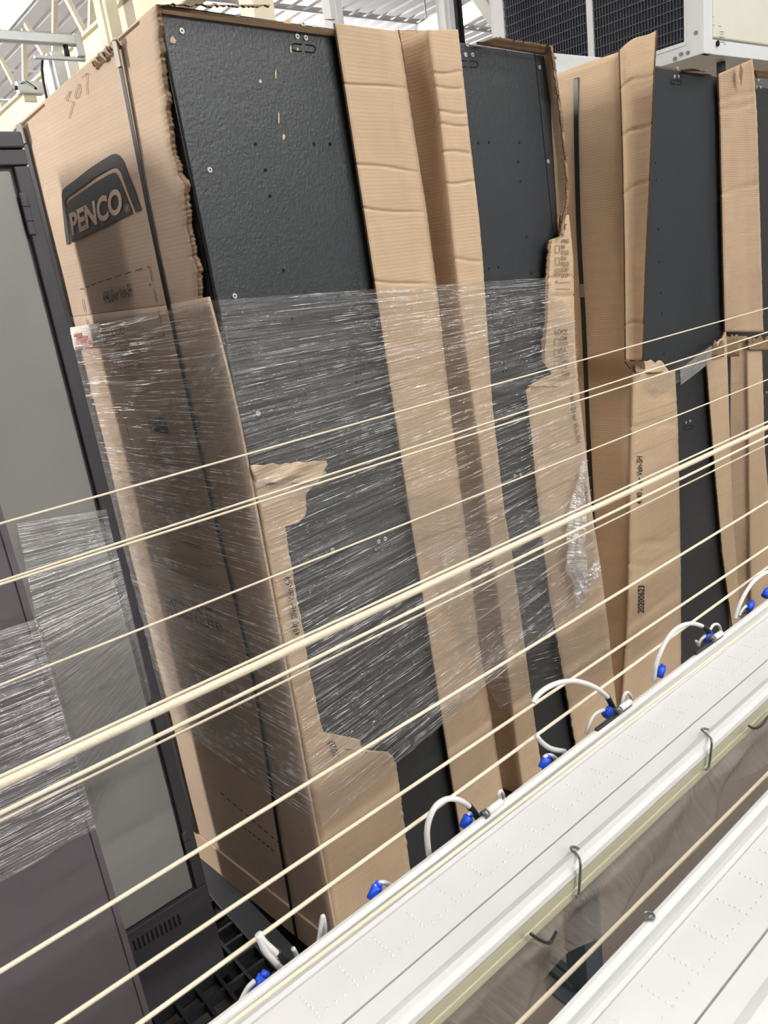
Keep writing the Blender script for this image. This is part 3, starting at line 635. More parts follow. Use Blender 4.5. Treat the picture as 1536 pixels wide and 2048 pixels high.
fR3 = [(1317, 60), (1314, 110), (1309, 200), (1300, 400), (1292, 560), (1287, 718)]
board('bent_flap', F, e3, fR3, c3, M_CARD, depth=lambda u, v: .005 + (.10 - .045 * v) * u ** 1.3, step=4, nu=14, y0=100, y1=720, top=lambda u: (-46 * u - 6 * math.sin(u * 5)) * 1.0, jr=.6, creases=(180, 275, 385, 650), seed=21)
board('torn_liner', F, [(1268, 722), (1272, 745)], [(1320, 716), (1338, 745)], c3, M_PULP, depth=lambda u, v: .012 + .008 * math.sin(u * 9 + v * 3), thick=.002, jl=3, jr=4, step=2, nu=16, top=lambda u: 8 * noise.noise(Vector((u * 6, 4, 2))), seed=22)
board('fold_crease', F, [(1250, 722), (1262, 738)], [(1288, 718), (1292, 742)], c3, M_CARD_IN, depth=lambda u, v: .055 * u * (1 - v) + .006, step=3, nu=8, seed=23)
f3R = [(1350, 738), (1356, 850), (1359, 1000), (1362, 1150), (1362, 1320), (1360, 1480)]
c3low = board('front_strip', F, low3, f3R, c3, depth=lambda u, v: .007 - .006 * abs(u - .5), jr=.8, y0=742, y1=1480, creases=(790, 850, 1090, 1130, 1300), seed=24, nu=12, rim=M_CARD)
text('stock_print', '4940 Silver Vein-SH', F, (1284.5, 1008), (1285, 913), (1273.5, 1008), M_INK, c3low, .0075, .012)
text('date_print', '20200623', F, (1288, 1226), (1289, 1171), (1276, 1226), M_INK, c3low, .0075, .02)
h3L = [(1437, 150), (1441, 250), (1446, 500), (1450, 660)]
h3R = [(1502, 128), (1508, 170), (1514, 250), (1522, 500), (1527, 668)]
board('bent_flap', F, h3L, h3R, c3, M_CARD_IN, depth=lambda u, v: .006 + .05 * max(0, u - .62) + .004 * math.sin(u * 5), step=5, nu=14, y0=148, y1=664, top=lambda u: -30 * u, jr=.8, creases=(205, 225, 385), seed=25)
MB().add([F(1480, 124, .03), F(1486, 140, .034), F(1483, 174, .028), F(1478, 150, .036)], [(0, 1, 2, 3), (3, 2, 1, 0)]).build('torn_hole', M_TORN, c3)
zt3 = F(1375, 140).z
sheet('top_panel', [[fp(uz(O3)[0] + .01 + .62 * i / 6, zt3 + .006 - .02 * j / 6, -.02 - .56 * j / 6) for j in range(7)] for i in range(7)], UP, [M_CARD, M_EDGE], c3, .005)
board('top_flap', F, [(1362, 130), (1366, 142)], [(1430, 140), (1424, 150)], c3, M_TORN, depth=lambda u, v: .01 - .02 * v, thick=.005, jl=3, jr=3, nu=20, step=2, top=lambda u: -3 * math.sin(u * 6), seed=26)
k3L = [(1413, 703), (1420, 800), (1432, 950), (1445, 1100), (1470, 1290), (1482, 1380)]
k3R = [(1451, 664), (1454, 720), (1460, 900), (1466, 1050), (1480, 1230), (1492, 1380)]
board('front_strip', F, k3L, k3R, c3, depth=lambda u, v: .005, jl=.8, y0=690, y1=1380, step=5, nu=16, top=lambda u: 20 - 46 * u + 9 * noise.noise(Vector((u * 7, 3, 3))), seed=27)
board('torn_liner', F, [(1415, 702), (1418, 713)], [(1474, 702), (1479, 713)], c3, M_TORN, depth=lambda u, v: .010 + .006 * math.sin(u * 8), thick=.002, jl=4, jr=6, step=2, nu=30, top=lambda u: -34 * u ** .7 + 12 * noise.noise(Vector((u * 7, 6, 2))) + 5 * noise.noise(Vector((u * 19, 6, 2))), seed=28)

# fourth carton
c4_ = thing('carton', fp(2.72, 0, -.3), 'torn carton cut off by the right edge of the picture', 'carton', G_CART)
b4 = [(1494, 690), (1498, 900), (1500, 1100), (1504, 1230), (1512, 1380)]
board('side_panel', F, [(1441, 668), (1446, 720), (1452, 900), (1458, 1050), (1472, 1230), (1484, 1380)], b4, c4_, M_CARD_IN, depth=lambda u, v: -.05 * (1 - u) ** .7 + .003, y0=672, y1=1380, step=7, nu=8, seed=31, rim=M_CARD_IN)
board('front_strip', F, b4, [(1524, 690), (1530, 900), (1538, 1000), (1546, 1200), (1552, 1380)], c4_, depth=lambda u, v: .004, y0=690, y1=1380, step=5, nu=8, jr=.8, seed=32, rim=M_CARD)
board('bent_flap', F, [(1494, 672), (1498, 700)], [(1540, 676), (1540, 700)], c4_, M_TORN, depth=lambda u, v: .012, thick=.002, jl=5, step=2, nu=20, top=lambda u: 9 * noise.noise(Vector((u * 6, 1, 2))) + 4 * noise.noise(Vector((u * 17, 1, 2))), seed=33)
board('top_flap', F, [(1510, 140), (1514, 156)], [(1550, 132), (1550, 158)], c4_, M_TORN, depth=lambda u, v: .02 - .02 * v, thick=.005, step=2, nu=12, jl=2, seed=34)
MB().box(fp(2.97, (CZ + .45) / 2, -.25), UX * .003, WY * .29, UP * ((CZ + .45) / 2 - .002)).build('side_panel', M_CARD, c4_)

# ------------------------------------------------------------------ strapping
def strap(label, pts, w, n, over=None, seal=None, d=.010):
    b = MB(); side = n.cross(UP).normalized()
    t = thing('strapping_band', pts[-1], label, 'strap', 'black strapping bands')
    q = spline(pts, 10)
    for i in range(len(q) - 1):
        a, c = q[i], q[i + 1]; b.add([a - side * w / 2, a + side * w / 2, c + side * w / 2, c - side * w / 2, a - side * w / 2 - n * .001, a + side * w / 2 - n * .001, c + side * w / 2 - n * .001, c - side * w / 2 - n * .001], [(0, 1, 2, 3), (7, 6, 5, 4), (0, 3, 7, 4), (1, 5, 6, 2)])
    b.build('band', M_STRAP, t)
    if over is not None:
        a = q[0]; MB().box(a + over * .5 + UP * .002, over * .5, side * w / 2, UP * .0006).build('top_run', M_STRAP, t)
    if seal is not None:
        MB().box(seal + n * .002, side * w * .62, UP * .02, n * .0015).build('seal', M_SEAL, t)
    return t
strap('black strap down the logo side of the left carton, right of the logo', [S1(233, 96, .008), S1(315, 512, .006), S1(427, 1024, .006), S1(507, 1364, .006), S1(560, 1690, .008), S1(596, 1895, .010)], .0115, S1.n, over=UX * .3, seal=S1(236, 108, .009))
_ta, _tb = S1(49, 258), S1(400, 1690)
strap('black strap at the far end of the logo side, beside the cabinet', [_ta.lerp(_tb, k / 6) - UX * .006 for k in range(7)], .022, S1.n, seal=_ta - UX * .008 - UP * .01)
_q3 = lambda x, y: hit(x, y, F(x_at(corner3, y), y, .002) - UX * .007, -UX)
strap('black strap down the shaded side of the carton with the bent flap', [_q3(x, y) for x, y in ((1151, 158), (1153, 300), (1158, 480), (1167, 640), (1176, 860), (1186, 1060), (1194, 1240))], .016, -UX, over=UX * .2, seal=_q3(1165, 581) - UX * .002)

# ------------------------------------------------------------------ stretch film
def wob(a, su, sv, s): return lambda u, v: a * noise.noise(Vector((u * su, v * sv, s))) + a * .5 * noise.noise(Vector((u * su * 2, v * sv * 3, s + 5)))
fw = thing('stretch_film', fp(.6, CZ - .9, .02), 'clear stretch film wound round the two left cartons', 'film')
cn = lambda pts, d: [F(x, y, d) for x, y in pts]
ribbon3('front_wrap', cn([(437, 599), (470, 780), (503, 940), (527, 1024), (574, 1290), (622, 1536), (648, 1652)], .013), cn([(1094, 555), (1150, 640), (1159, 780), (1172, 895), (1187, 1040), (1196, 1120), (1178, 1196)], .016), -WY, 60, 160, M_FILM, fw, wob(.004, 6, 40, 1))
ribbon3('front_wrap', cn([(800, 985), (880, 1200), (1000, 1420)], .020), cn([(1186, 1030), (1204, 1140), (1226, 1335)], .018), -WY, 40, 70, M_FILM_DIAG, fw, wob(.003, 6, 30, 2))
sd = lambda pts, d: [S1(x, y, d) for x, y in pts]
ribbon3('side_wrap', sd([(136, 660), (212, 960), (246, 1095), (300, 1300), (352, 1450)], .016), sd([(436, 599), (490, 900), (525, 1030), (590, 1380), (642, 1652)], .016), -UX, 50, 140, M_FILM_SIDE, fw, wob(.005, 4, 34, 3))
ribbon3('side_wrap', sd([(205, 985), (250, 1120), (262, 1140)], .020), sd([(452, 650), (490, 880), (512, 985)], .019), -UX, 50, 80, M_FILM_DIAG, fw, wob(.003, 4, 30, 4))
ribbon3('side_wrap', sd([(262, 1110), (300, 1310), (330, 1420)], .021), sd([(560, 1230), (610, 1500), (625, 1600)], .020), -UX, 50, 80, M_FILM_DIAG, fw, wob(.003, 4, 30, 5))
def ridges(A, B, n, count, seed, off=.004, wmin=.0005, wmax=.0013, lmin=.03, lmax=.22, dens=.42, parent=None, slant=0.):
    """sharp stretched folds of the film: narrow raised creases along its pull direction"""
    rr = random.Random(seed); b = MB(); n = Vector(n); made = 0; wl = (A[0] - B[0]).length
    while made < count:
        v, u = rr.random(), rr.random()
        if noise.noise(Vector((u * 2.2, v * 7, seed))) * .5 + .5 < dens + rr.uniform(-.12, .12): continue
        ln = min(rr.uniform(lmin, lmax) * rr.random() + lmin, .6) / wl; u1 = min(1, u + ln); v1 = max(0, min(1, v + slant * ln + rr.uniform(-.002, .002)))
        w = rr.uniform(wmin, wmax); k = 4; prev = None; lift = rr.uniform(.0, .002)
        for i in range(k + 1):
            t = i / k; uu, vv = u + (u1 - u) * t, v + (v1 - v) * t
            c = poly_at(A, vv).lerp(poly_at(B, vv), uu) + n * (off + lift + .0008 * math.sin(t * 5 + made)); e = w * math.sin(math.pi * (.08 + .84 * t))
            q = (c + UP * e * .5 - n * e * .35, c + n * e * .5, c - UP * e * .5)
            if prev: b.add([*prev, *q], [(0, 1, 4, 3), (1, 2, 5, 4)])
            prev = q
        made += 1
    return b.build('film_creases', M_RIDGE, parent, True, kind='stuff')
FA = cn([(437, 599), (470, 780), (503, 940), (527, 1024), (574, 1290), (622, 1536), (648, 1652)], .013); FB = cn([(1094, 555), (1150, 640), (1159, 780), (1172, 895), (1187, 1040), (1196, 1120), (1178, 1196)], .016)
ridges(FA, FB, -WY, 900, 3, parent=fw)
ridges(cn([(800, 985), (880, 1200), (1000, 1420)], .020), cn([(1186, 1030), (1204, 1140), (1226, 1335)], .018), -WY, 130, 5, parent=fw, lmax=.12)
SA = sd([(136, 660), (212, 960), (246, 1095), (300, 1300), (352, 1450)], .016); SB = sd([(436, 599), (490, 900), (525, 1030), (590, 1380), (642, 1652)], .016)
ridges(SA, SB, -UX, 620, 7, parent=fw, lmin=.06, lmax=.45, wmax=.0014)
ridges(sd([(205, 985), (250, 1120), (262, 1140)], .020), sd([(452, 650), (490, 880), (512, 985)], .019), -UX, 170, 8, parent=fw, wmax=.0009)
ridges(sd([(262, 1110), (300, 1310), (330, 1420)], .021), sd([(560, 1230), (610, 1500), (625, 1600)], .020), -UX, 90, 9, parent=fw, wmax=.0009)
# bunched tail hanging from the film on the second carton
def tail(name, A, B, nv, amp, s):
    return ribbon3(name, [F(x, y, .03) for x, y in A], [F(x, y, .03) for x, y in B], -WY, 22, nv, M_FILM_TAIL, fw, lambda u, v: amp * math.sin(u * 17 + 3 * math.sin(v * 9 + s)) + .006 * noise.noise(Vector((u * 6, v * 14, s))))
tail('film_tail', [(1168, 918), (1150, 980), (1136, 1035), (1134, 1090), (1132, 1140), (1150, 1180)], [(1171, 935), (1170, 990), (1170, 1040), (1170, 1090), (1172, 1140), (1172, 1186)], 70, .005, 1)
tail('film_tail', [(1196, 1118), (1182, 1136), (1165, 1150), (1155, 1170)], [(1201, 1140), (1192, 1156), (1178, 1172), (1168, 1182)], 30, .004, 2)
tail('film_tail', [(1150, 1172), (1149, 1185), (1152, 1200), (1154, 1216)], [(1164, 1178), (1158, 1190), (1158, 1204), (1162, 1212)], 24, .003, 3)
f3 = thing('stretch_film', F(1385, 730, .02), 'narrow strip of clear film across the locker right of the bent flap', 'film')
ribbon3('strip', cn([(1285, 770), (1310, 800)], .016), cn([(1420, 690), (1424, 716)], .014), -WY, 30, 12, M_FILM_DIAG, f3, wob(.002, 6, 6, 7))
ribbon3('strip', cn([(1360, 738), (1362, 770)], .018), cn([(1424, 690), (1424, 722)], .016), -WY, 30, 12, M_FILM_TAIL, f3, wob(.002, 6, 6, 8))

# ------------------------------------------------------------------ cabinets
YA, YB = 1.50, 1.15
A = PY(YA); B = PY(YB)
xr = .4885; zt = CZ + .303; xl = -.36; zb0 = PBOT
ca = thing('metal_cabinet', (.06, YA + .16, PBOT), 'pale grey cabinet with charcoal frame, vent slots at its foot, beside the logo carton', 'cabinet', 'grey metal cabinets')
MB().ab((xl, YA + .012, zb0), (xr, YA + .33, zt)).build('body', M_FRAME, ca)
MB().ab((xl, YA - .004, zt - .026), (xr, YA + .02, zt)).build('top_cap', M_FRAME, ca, bevel=.003)
dz1 = CZ + .164 * YA; dz0 = CZ - .872 * YA
MB().ab((xl, YA, dz1 + .004), (xr, YA + .02, zt - .028)).build('top_rail', M_FRAME, ca, bevel=.002)
MB().ab((.457 + .006, YA, dz0 - .005), (xr, YA + .02, dz1 + .002)).build('stile', M_FRAME, ca, bevel=.002)
MB().ab((xl, YA, dz0 - .005), (xl + .03, YA + .02, dz1 + .002)).build('stile', M_FRAME, ca, bevel=.002)
MB().ab((xl, YA - .001, CZ - 1.42), (xr, YA + .02, dz0 - .006)).build('bottom_rail', M_FRAME, ca, bevel=.002)
MB().ab((xl, YA + .004, zb0), (xr, YA + .02, CZ - 1.423)).build('kick_plate', M_FRAME, ca, bevel=.002)
MB().ab((xl + .034, YA + .006, dz0), (.457, YA + .014, dz1 - .004)).build('door', M_DOOR, ca, bevel=.003)
for i in range(11):
    x0, y0 = 266 + i * 8.9, 1890 - i * 5.3
    p0, p1 = A(x0, y0 - 9), A(x0 + 4, y0 + 12)
    MB().ab((p0.x - .0022, YA - .0022, p1.z), (p0.x + .0022, YA + .002, p0.z)).build('vent_slot', M_HOLE, ca)
for z in (A(55, 428).z, A(372, 1690).z):
    h = MB().ab((.459, YA - .004, z - .035), (.472, YA + .001, z + .035)).build('hinge', M_FRAME, ca, bevel=.002)
    for s in (-.012, .012): MB().ab((.4585, YA - .0045, z + s - .0008), (.4725, YA - .0035, z + s + .0008)).build('hinge_joint', M_GAP, h)
cb = thing('metal_cabinet', (-.15, YB + .15, PBOT), 'dark mauve grey cabinet at the left edge, nearest the viewer', 'cabinet', 'grey metal cabinets')
xb = .2235
MB().ab((-.62, YB + .004, PBOT), (xb, YB + .30, CZ + .36)).build('body', M_MAUVE, cb, bevel=.003)
MB().ab((-.62, YB, PBOT + .01), (xb - .012, YB + .006, CZ + .355)).build('door', M_MAUVE, cb, bevel=.002)
MB().ab((xb - .010, YB + .001, PBOT), (xb, YB + .006, CZ + .36)).build('edge_lip', M_MAUVE, cb, bevel=.001)
fb = thing('stretch_film', (.1, YB - .02, CZ - .7), 'clear film stretched round the grey cabinets at the left edge', 'film')
PYB = PY(YB - .008); PYA = PY(YA - .014)
ribbon3('wrap', [PYB(-160, 1312), PYB(-160, 1850)], [PYB(72, 1237), PYB(192, 1657)], Vector((0, -1, 0)), 30, 110, M_FILM_CAB, fb, wob(.002, 3, 30, 9))
ribbon3('wrap', [PYA(33, 1046), PYA(72, 1237), PYA(130, 1440), PYA(190, 1656)], [PYA(212, 1018), PYA(262, 1225), PYA(303, 1395), PYA(262, 1500)], Vector((0, -1, 0)), 30, 90, M_FILM_CAB, fb, wob(.003, 3, 20, 10))
ribbon3('wrap', [PYA(208, 1040), PYA(140, 1140), PYA(75, 1235), PYA(190, 1600)], [PYA(214, 1045), PYA(240, 1130), PYA(270, 1260), PYA(300, 1385)], Vector((0, -1, 0)), 30, 60, M_FILM_CAB, fb, lambda u, v: .006)
CA, CB = [PYB(-160, 1312), PYB(-160, 1850)], [PYB(72, 1237), PYB(192, 1657)]
ridges(CA, CB, Vector((0, -1, 0)), 160, 11, parent=fb, lmax=.16, wmax=.001, off=.003)
ridges([PYA(33, 1046), PYA(72, 1237), PYA(130, 1440)], [PYA(212, 1018), PYA(240, 1130), PYA(270, 1260)], Vector((0, -1, 0)), 60, 12, parent=fb, lmax=.1, wmax=.0008, off=.003)

# ------------------------------------------------------------------ pallets
def pallet(cx, cy, lx, ly, yaw, label):
    ux, wy = Vector((math.cos(yaw), math.sin(yaw), 0)), Vector((-math.sin(yaw), math.cos(yaw), 0)); c = Vector((cx, cy, 0))
    t = thing('plastic_pallet', c, label, 'pallet', 'black plastic pallets'); P = lambda a, b_, z: c + ux * a + wy * b_ + UP * z
    for s in (-1, 1):
        MB().box(P(s * (lx / 2 - .035), 0, PBOT - .012), ux * .035, wy * ly / 2, UP * .012).build('deck_edge', M_PALLET, t, bevel=.003)
        MB().box(P(0, s * (ly / 2 - .035), PBOT - .0125), ux * (lx / 2 - .07), wy * .035, UP * .0115).build('deck_edge', M_PALLET, t, bevel=.003)
    MB().box(P(0, 0, PBOT - .0125), ux * .03, wy * (ly / 2 - .07), UP * .0115).build('deck_beam', M_PALLET, t, bevel=.002)
    k = int((lx - .14) / .052)
    for i in range(1, k):
        a = -lx / 2 + .07 + (lx - .14) * i / k
        if abs(a) > .035: MB().box(P(a, 0, PBOT - .016), ux * .004, wy * (ly / 2 - .07), UP * .014).build('deck_rib', M_PALLET, t)
    k = int((ly - .14) / .052)
    for i in range(1, k):
        b_ = -ly / 2 + .07 + (ly - .14) * i / k; MB().box(P(0, b_, PBOT - .018), ux * (lx / 2 - .07), wy * .004, UP * .013).build('deck_rib', M_PALLET, t)
    for i in (-1, 0, 1):
        for j in (-1, 0, 1): MB().box(P(i * (lx / 2 - .08), j * (ly / 2 - .08), (PBOT - .03) / 2), ux * .07, wy * .07, UP * (PBOT - .03) / 2).build('block', M_PALLET, t, bevel=.006)
pallet(.03, 1.52, 1.20, 1.05, 0, 'black grid topped plastic pallet under the grey cabinets')
q = fp(.62, 0, -.33); pallet(q.x + .02, q.y, 1.24, .74, YAW, 'black plastic pallet under the two film wrapped cartons')

# ------------------------------------------------------------------ white channels, cords and their stands
X0, X1 = -.66, 2.86
ZC = CZ - .478                               # lid level
def channel(yf, label):
    """plastic channel along X: far rim at yf, 10 cm wide"""
    t = thing('plastic_channel', (1.1, yf - .05, ZC - .04), label, 'channel', 'long white plastic channels')
    def ext(name, prof, mat):
        n = len(prof); vs = [Vector((x, yf + a, ZC + b_)) for x in (X0, X1) for a, b_ in prof]
        fs = [(i, (i + 1) % n, (i + 1) % n + n, i + n) for i in range(n)] + [tuple(range(n))[::-1], tuple(range(n, 2 * n))]
        o = mesh(name, vs, fs, mat, t); bm = bmesh.new(); bm.from_mesh(o.data); bmesh.ops.recalc_face_normals(bm, faces=bm.faces[:]); bm.to_mesh(o.data); bm.free(); return o
    ext('far_rim', [(.0, -.03), (.0, .004), (-.002, .008), (-.005, .0085), (-.009, .006), (-.0095, .002), (-.012, .0005), (-.0125, .004), (-.016, .0045), (-.018, .002), (-.018, -.002), (-.010, -.004), (-.006, -.03)], M_PLASTIC)
    ext('lid', [(-.0183, -.004), (-.0183, .0), (-.0625, .0), (-.0625, -.004)], M_PLASTIC)
    ext('lid_groove', [(-.0622, -.005), (-.0622, -.0022), (-.0645, -.0022), (-.0645, -.005)], M_GROOVE)
    ext('near_lid', [(-.0643, -.004), (-.0643, .0), (-.080, .0005), (-.0835, .003), (-.088, .0055), (-.093, .005), (-.0965, .002), (-.0975, -.002), (-.0965, -.004)], M_PLASTIC)
    ext('fascia', [(-.093, -.0042), (-.0968, -.0042), (-.0968, -.0135), (-.0958, -.0142), (-.0958, -.0152), (-.0968, -.0160), (-.0968, -.0228), (-.090, -.0235), (-.088, -.02)], M_FASCIA)
    ext('underside', [(-.008, -.031), (-.008, -.0262), (-.086, -.022), (-.086, -.026)], M_PLASTIC)
    b = MB(); x = X0 + .03; k = 0           # small moulded dimples in angled groups
    def dim(px, py):
        r = .0014; n = 6; v = [Vector((px + r * math.cos(2 * math.pi * i / n), py + r * math.sin(2 * math.pi * i / n), ZC + .00005)) for i in range(n)] + [Vector((px, py, ZC + .0010))]
        b.add(v, [(i, (i + 1) % n, n) for i in range(n)])
    while x < X1 - .03:
        for i in range(6): dim(x + .0012 * i * 0 + rnd.uniform(-.0004, .0004), yf - .026 - i * .0042 + rnd.uniform(-.0005, .0005))
        for i in range(1, 4): dim(x + i * .0075, yf - .047 + rnd.uniform(-.0005, .0005))
        x += .0335; k += 1
    b.build('dimples', M_PLASTIC, t, kind='stuff')
    return t
YF = .4205
ch1 = channel(YF, 'long white dimpled plastic channel with cream lower edge, in front of the cartons')
ch2 = channel(YF - .164, 'long white dimpled plastic channel in the lower right corner, nearest the viewer')
MB().box((PZ(-.478)(1285, 1874) + UP * .001), (.0016, .0004, 0), (0, .0008, 0), (0, 0, .0008)).build('dark_speck', M_HOLE, ch2)
# end stands outside the view, holding channels and cords
def stand(x, label):
    t = thing('end_stand', (x, .62, 0), label, 'stand', 'end stands of the channels')
    for y in (.16, .75, 1.10):
        MB().ab((x - .02, y - .02, .012), (x + .02, y + .02, CZ - .12 if y > .2 else CZ - .1)).build('upright', M_GALV, t)
        MB().ab((x - .03, y - .05, 0), (x + .03, y + .05, .012)).build('foot', M_GALV, t, bevel=.003)
    MB().ab((x - .012, .12, CZ - .56), (x + .012, 1.12, CZ - .52)).build('cross_bar', M_GALV, t)
    MB().ab((x - .004, .13, CZ - .52), (x + .004, 1.11, CZ - .13)).build('cord_plate', M_GALV, t)
stand(X0 + .02, 'galvanised stand at the left end of the channels'); stand(X1 - .02, 'galvanised stand at the right end of the channels')
def cord(label, a, b, Y, dia, Y2=None, sag=.0):
    p, q = PY(Y)(*a), PY(Y2 or Y)(*b); d = (q - p) / (q.x - p.x)
    s, e = p + d * (X0 - .03 - p.x), p + d * (X1 + .03 - p.x)
    pts = [s.lerp(e, i / 40) + UP * (-sag * math.sin(math.pi * i / 40)) for i in range(41)]
    o = MB().tube(pts, dia / 2, 8).build('cream_cord', M_CORD, None, True)
    return tag(o, label, 'cord', 'cream cords stretched across the view')
cord('thin cream cord, the highest of those stretched across the picture', (83, 1024), (1536, 616), 1.06, .0034)
cord('cream cord of the second level, upper of two crossing the bent flap foot', (0, 1163), (1536, 664), .95, .0034)
cord('cream cord of the second level, lower of two crossing the bent flap foot', (0, 1169), (1536, 681), .94, .0034)
cord('single thin cream cord between the second level pair and the thick cord', (0, 1370), (1536, 759), 1.0, .0036)
cord('thin cream cord running just above the thick blurred cord', (67, 1522), (1536, 843), .62, .0030)
cord('thickest cream cord, blurred and closest to the camera', (67, 1538), (1536, 854), .30, .0039)
cord('cream cord just below the thick cord, upper and broader of a pair', (0, 1627), (1536, 872), .60, .0040)
cord('cream cord just below the thick cord, lower and thinner of a pair', (0, 1642), (1536, 888), .64, .0026)
cord('cream cord crossing the foot of the pale cabinet door', (0, 1943), (1536, 1003), .52, .0036)
cord('cream cord crossing the vent slots of the pale cabinet', (117, 2048), (1536, 1094), .48, .0035)
cord('lowest cream cord in front of the cartons, just above the tube loops', (278, 2048), (1536, 1134), .447, .0035)
cord('cream cord lying along the far rim of the dimpled channel', (470, 2040), (1536, 1228), .404, .0030)
cord('cream cord running in the gap between the two white channels', (1037, 2048), (1536, 1547), .285, .0034)

# ------------------------------------------------------------------ tubes with blue caps behind the far rim
PT = PY(YF + .012); PC = PY(YF - .004); PK = PY(YF + .016)
def tp(pl, pts): return spline([pl(x, y) for x, y in pts], 7)
def cap_part(x, y, parent, pl=PT, ang=.5):
    c = pl(x, y); ax = (Vector((math.cos(ang), 0, math.sin(ang))))
    o = MB().tube([c - ax * .0065, c - ax * .0062, c + ax * .0045, c + ax * .005], [.004, .0048, .0048, .004], 12).build('blue_cap', M_BLUE, parent, True)
    MB().tube([c + ax * .005, c + ax * .0085], .0032, 10).build('cap_neck', M_BLUE, o, True)
    MB().box(c + UP * .0045 - ax * .002, ax * .0026, Vector((0, .0012, 0)), Vector((-ax.z, 0, ax.x)) * .0016).build('cap_tab', M_BLUE, o, bevel=.0005)
    return o
def hose_set(label, loop, sleeve, clip, small, caps, feeds, rest):
    p = PT(*rest); t = thing('hose_loop', (p.x, YF + .01, ZC), label, 'hose', 'white hose loops on the channel rim')
    for l in loop: MB().tube(tp(PT, l), .0026, 8).build('hose', M_TUBE, t, True)
    if sleeve: MB().tube(tp(PT, sleeve), [.0031] * 7 * (len(sleeve) - 1) + [.0028], 10).build('sleeve', M_SLEEVE, t, True)
    if clip:
        a, b_ = PC(*clip[0]), PC(*clip[1]); MB().bar(a + UP * .002, b_ + UP * .002, .004, .0035).build('clip', M_SLEEVE, t, bevel=.0008)
        m = a.lerp(b_, .62) + UP * .006; dd = (b_ - a).normalized()
        MB().tube([m, m + dd * .022], .0034, 10).build('hose_fitting', M_TUBE, t, True)
        MB().tube([m - dd * .002, m + dd * .003], .0042, 10).build('clamp_ring', M_WIRE, t, True)
    for l in small: MB().tube(tp(PT, l), .0018, 8).build('thin_hose', M_TUBE, t, True)
    for l in feeds: MB().tube(tp(PT, l), .0020, 8).build('feed_hose', M_TUBE, t, True)
    for (x, y, a) in caps: cap_part(x, y, t, PT, a)
    return t
hose_set('hose with tall straight tip and blue cap, leftmost on the channel rim', [[(518, 1868), (528, 1884), (545, 1900), (556, 1910)], [(516, 1870), (530, 1900), (552, 1925), (572, 1945)]], [(554, 1904), (566, 1916), (578, 1936), (592, 1962)], ((578, 1962), (632, 1916)), [[(632, 1906), (638, 1880), (644, 1838), (647, 1835), (650, 1858), (648, 1874)], [(586, 1897), (592, 1908), (594, 1916)]], [(521, 1966, .75)], [[(510, 1962), (497, 1975), (487, 1992), (478, 2012)]], (560, 1960))
hose_set('white hose loop with blue cap beside the foot of the cardboard strip', [[(858, 1712), (854, 1670), (858, 1640), (872, 1612), (895, 1598), (920, 1601), (940, 1614)]], [(938, 1612), (948, 1624), (956, 1636), (964, 1648)], ((914, 1685), (1004, 1614)), [[(1003, 1612), (1007, 1594), (1002, 1582), (997, 1590), (999, 1604)]], [(933, 1643, .75)], [[(935, 1630), (942, 1623), (954, 1624), (966, 1632)]], (940, 1660))
hose_set('widest white hose loop, in front of the black locker foot', [[(1066, 1405), (1076, 1390), (1095, 1375), (1120, 1365), (1150, 1362), (1180, 1370), (1200, 1381), (1217, 1396)], [(1073, 1472), (1086, 1487), (1104, 1498), (1130, 1503)]], [(1215, 1394), (1222, 1407), (1228, 1420), (1234, 1432)], ((1192, 1464), (1262, 1412)), [[(1243, 1414), (1247, 1394), (1254, 1385), (1262, 1393), (1262, 1412)]], [(1217, 1424, .3)], [[(1172, 1468), (1180, 1443), (1192, 1427), (1208, 1419)]], (1210, 1450))
hose_set('white hose loop with two blue caps in front of the dated carton', [[(1308, 1362), (1312, 1330), (1325, 1295), (1342, 1268), (1362, 1252), (1385, 1247), (1406, 1253)]], [(1404, 1252), (1414, 1260), (1422, 1272), (1430, 1280)], ((1390, 1310), (1444, 1274)), [[(1420, 1260), (1427, 1250), (1437, 1250), (1443, 1266)], [(1392, 1282), (1398, 1291)]], [(1321, 1343, .7), (1415, 1274, .4)], [[(1396, 1292), (1402, 1280), (1410, 1272)]], (1400, 1300))
hose_set('white hose loop with two blue caps at the right edge of the picture', [[(1470, 1238), (1478, 1212), (1492, 1184), (1510, 1160), (1536, 1144), (1560, 1150), (1580, 1172)]], None, None, [], [(1500, 1212, .5), (1533, 1186, .5)], [[(1478, 1232), (1484, 1220), (1492, 1212)]], (1500, 1225))
def single_cap(label, cap, feed):
    p = PT(*cap[:2]); t = thing('hose_loop', (p.x, YF + .01, ZC), label, 'hose', 'white hose loops on the channel rim')
    cap_part(*cap[:2], t, PT, cap[2]); MB().tube(tp(PT, feed), .0020, 8).build('feed_hose', M_TUBE, t, True)
single_cap('lone blue cap on a short white hose in front of the left carton', (750, 1784, .8), [(751, 1774), (758, 1767), (768, 1765), (782, 1771)])
single_cap('lone blue cap below the widest hose loop', (1090, 1525, .8), [(1088, 1515), (1094, 1511), (1103, 1511), (1114, 1519)])

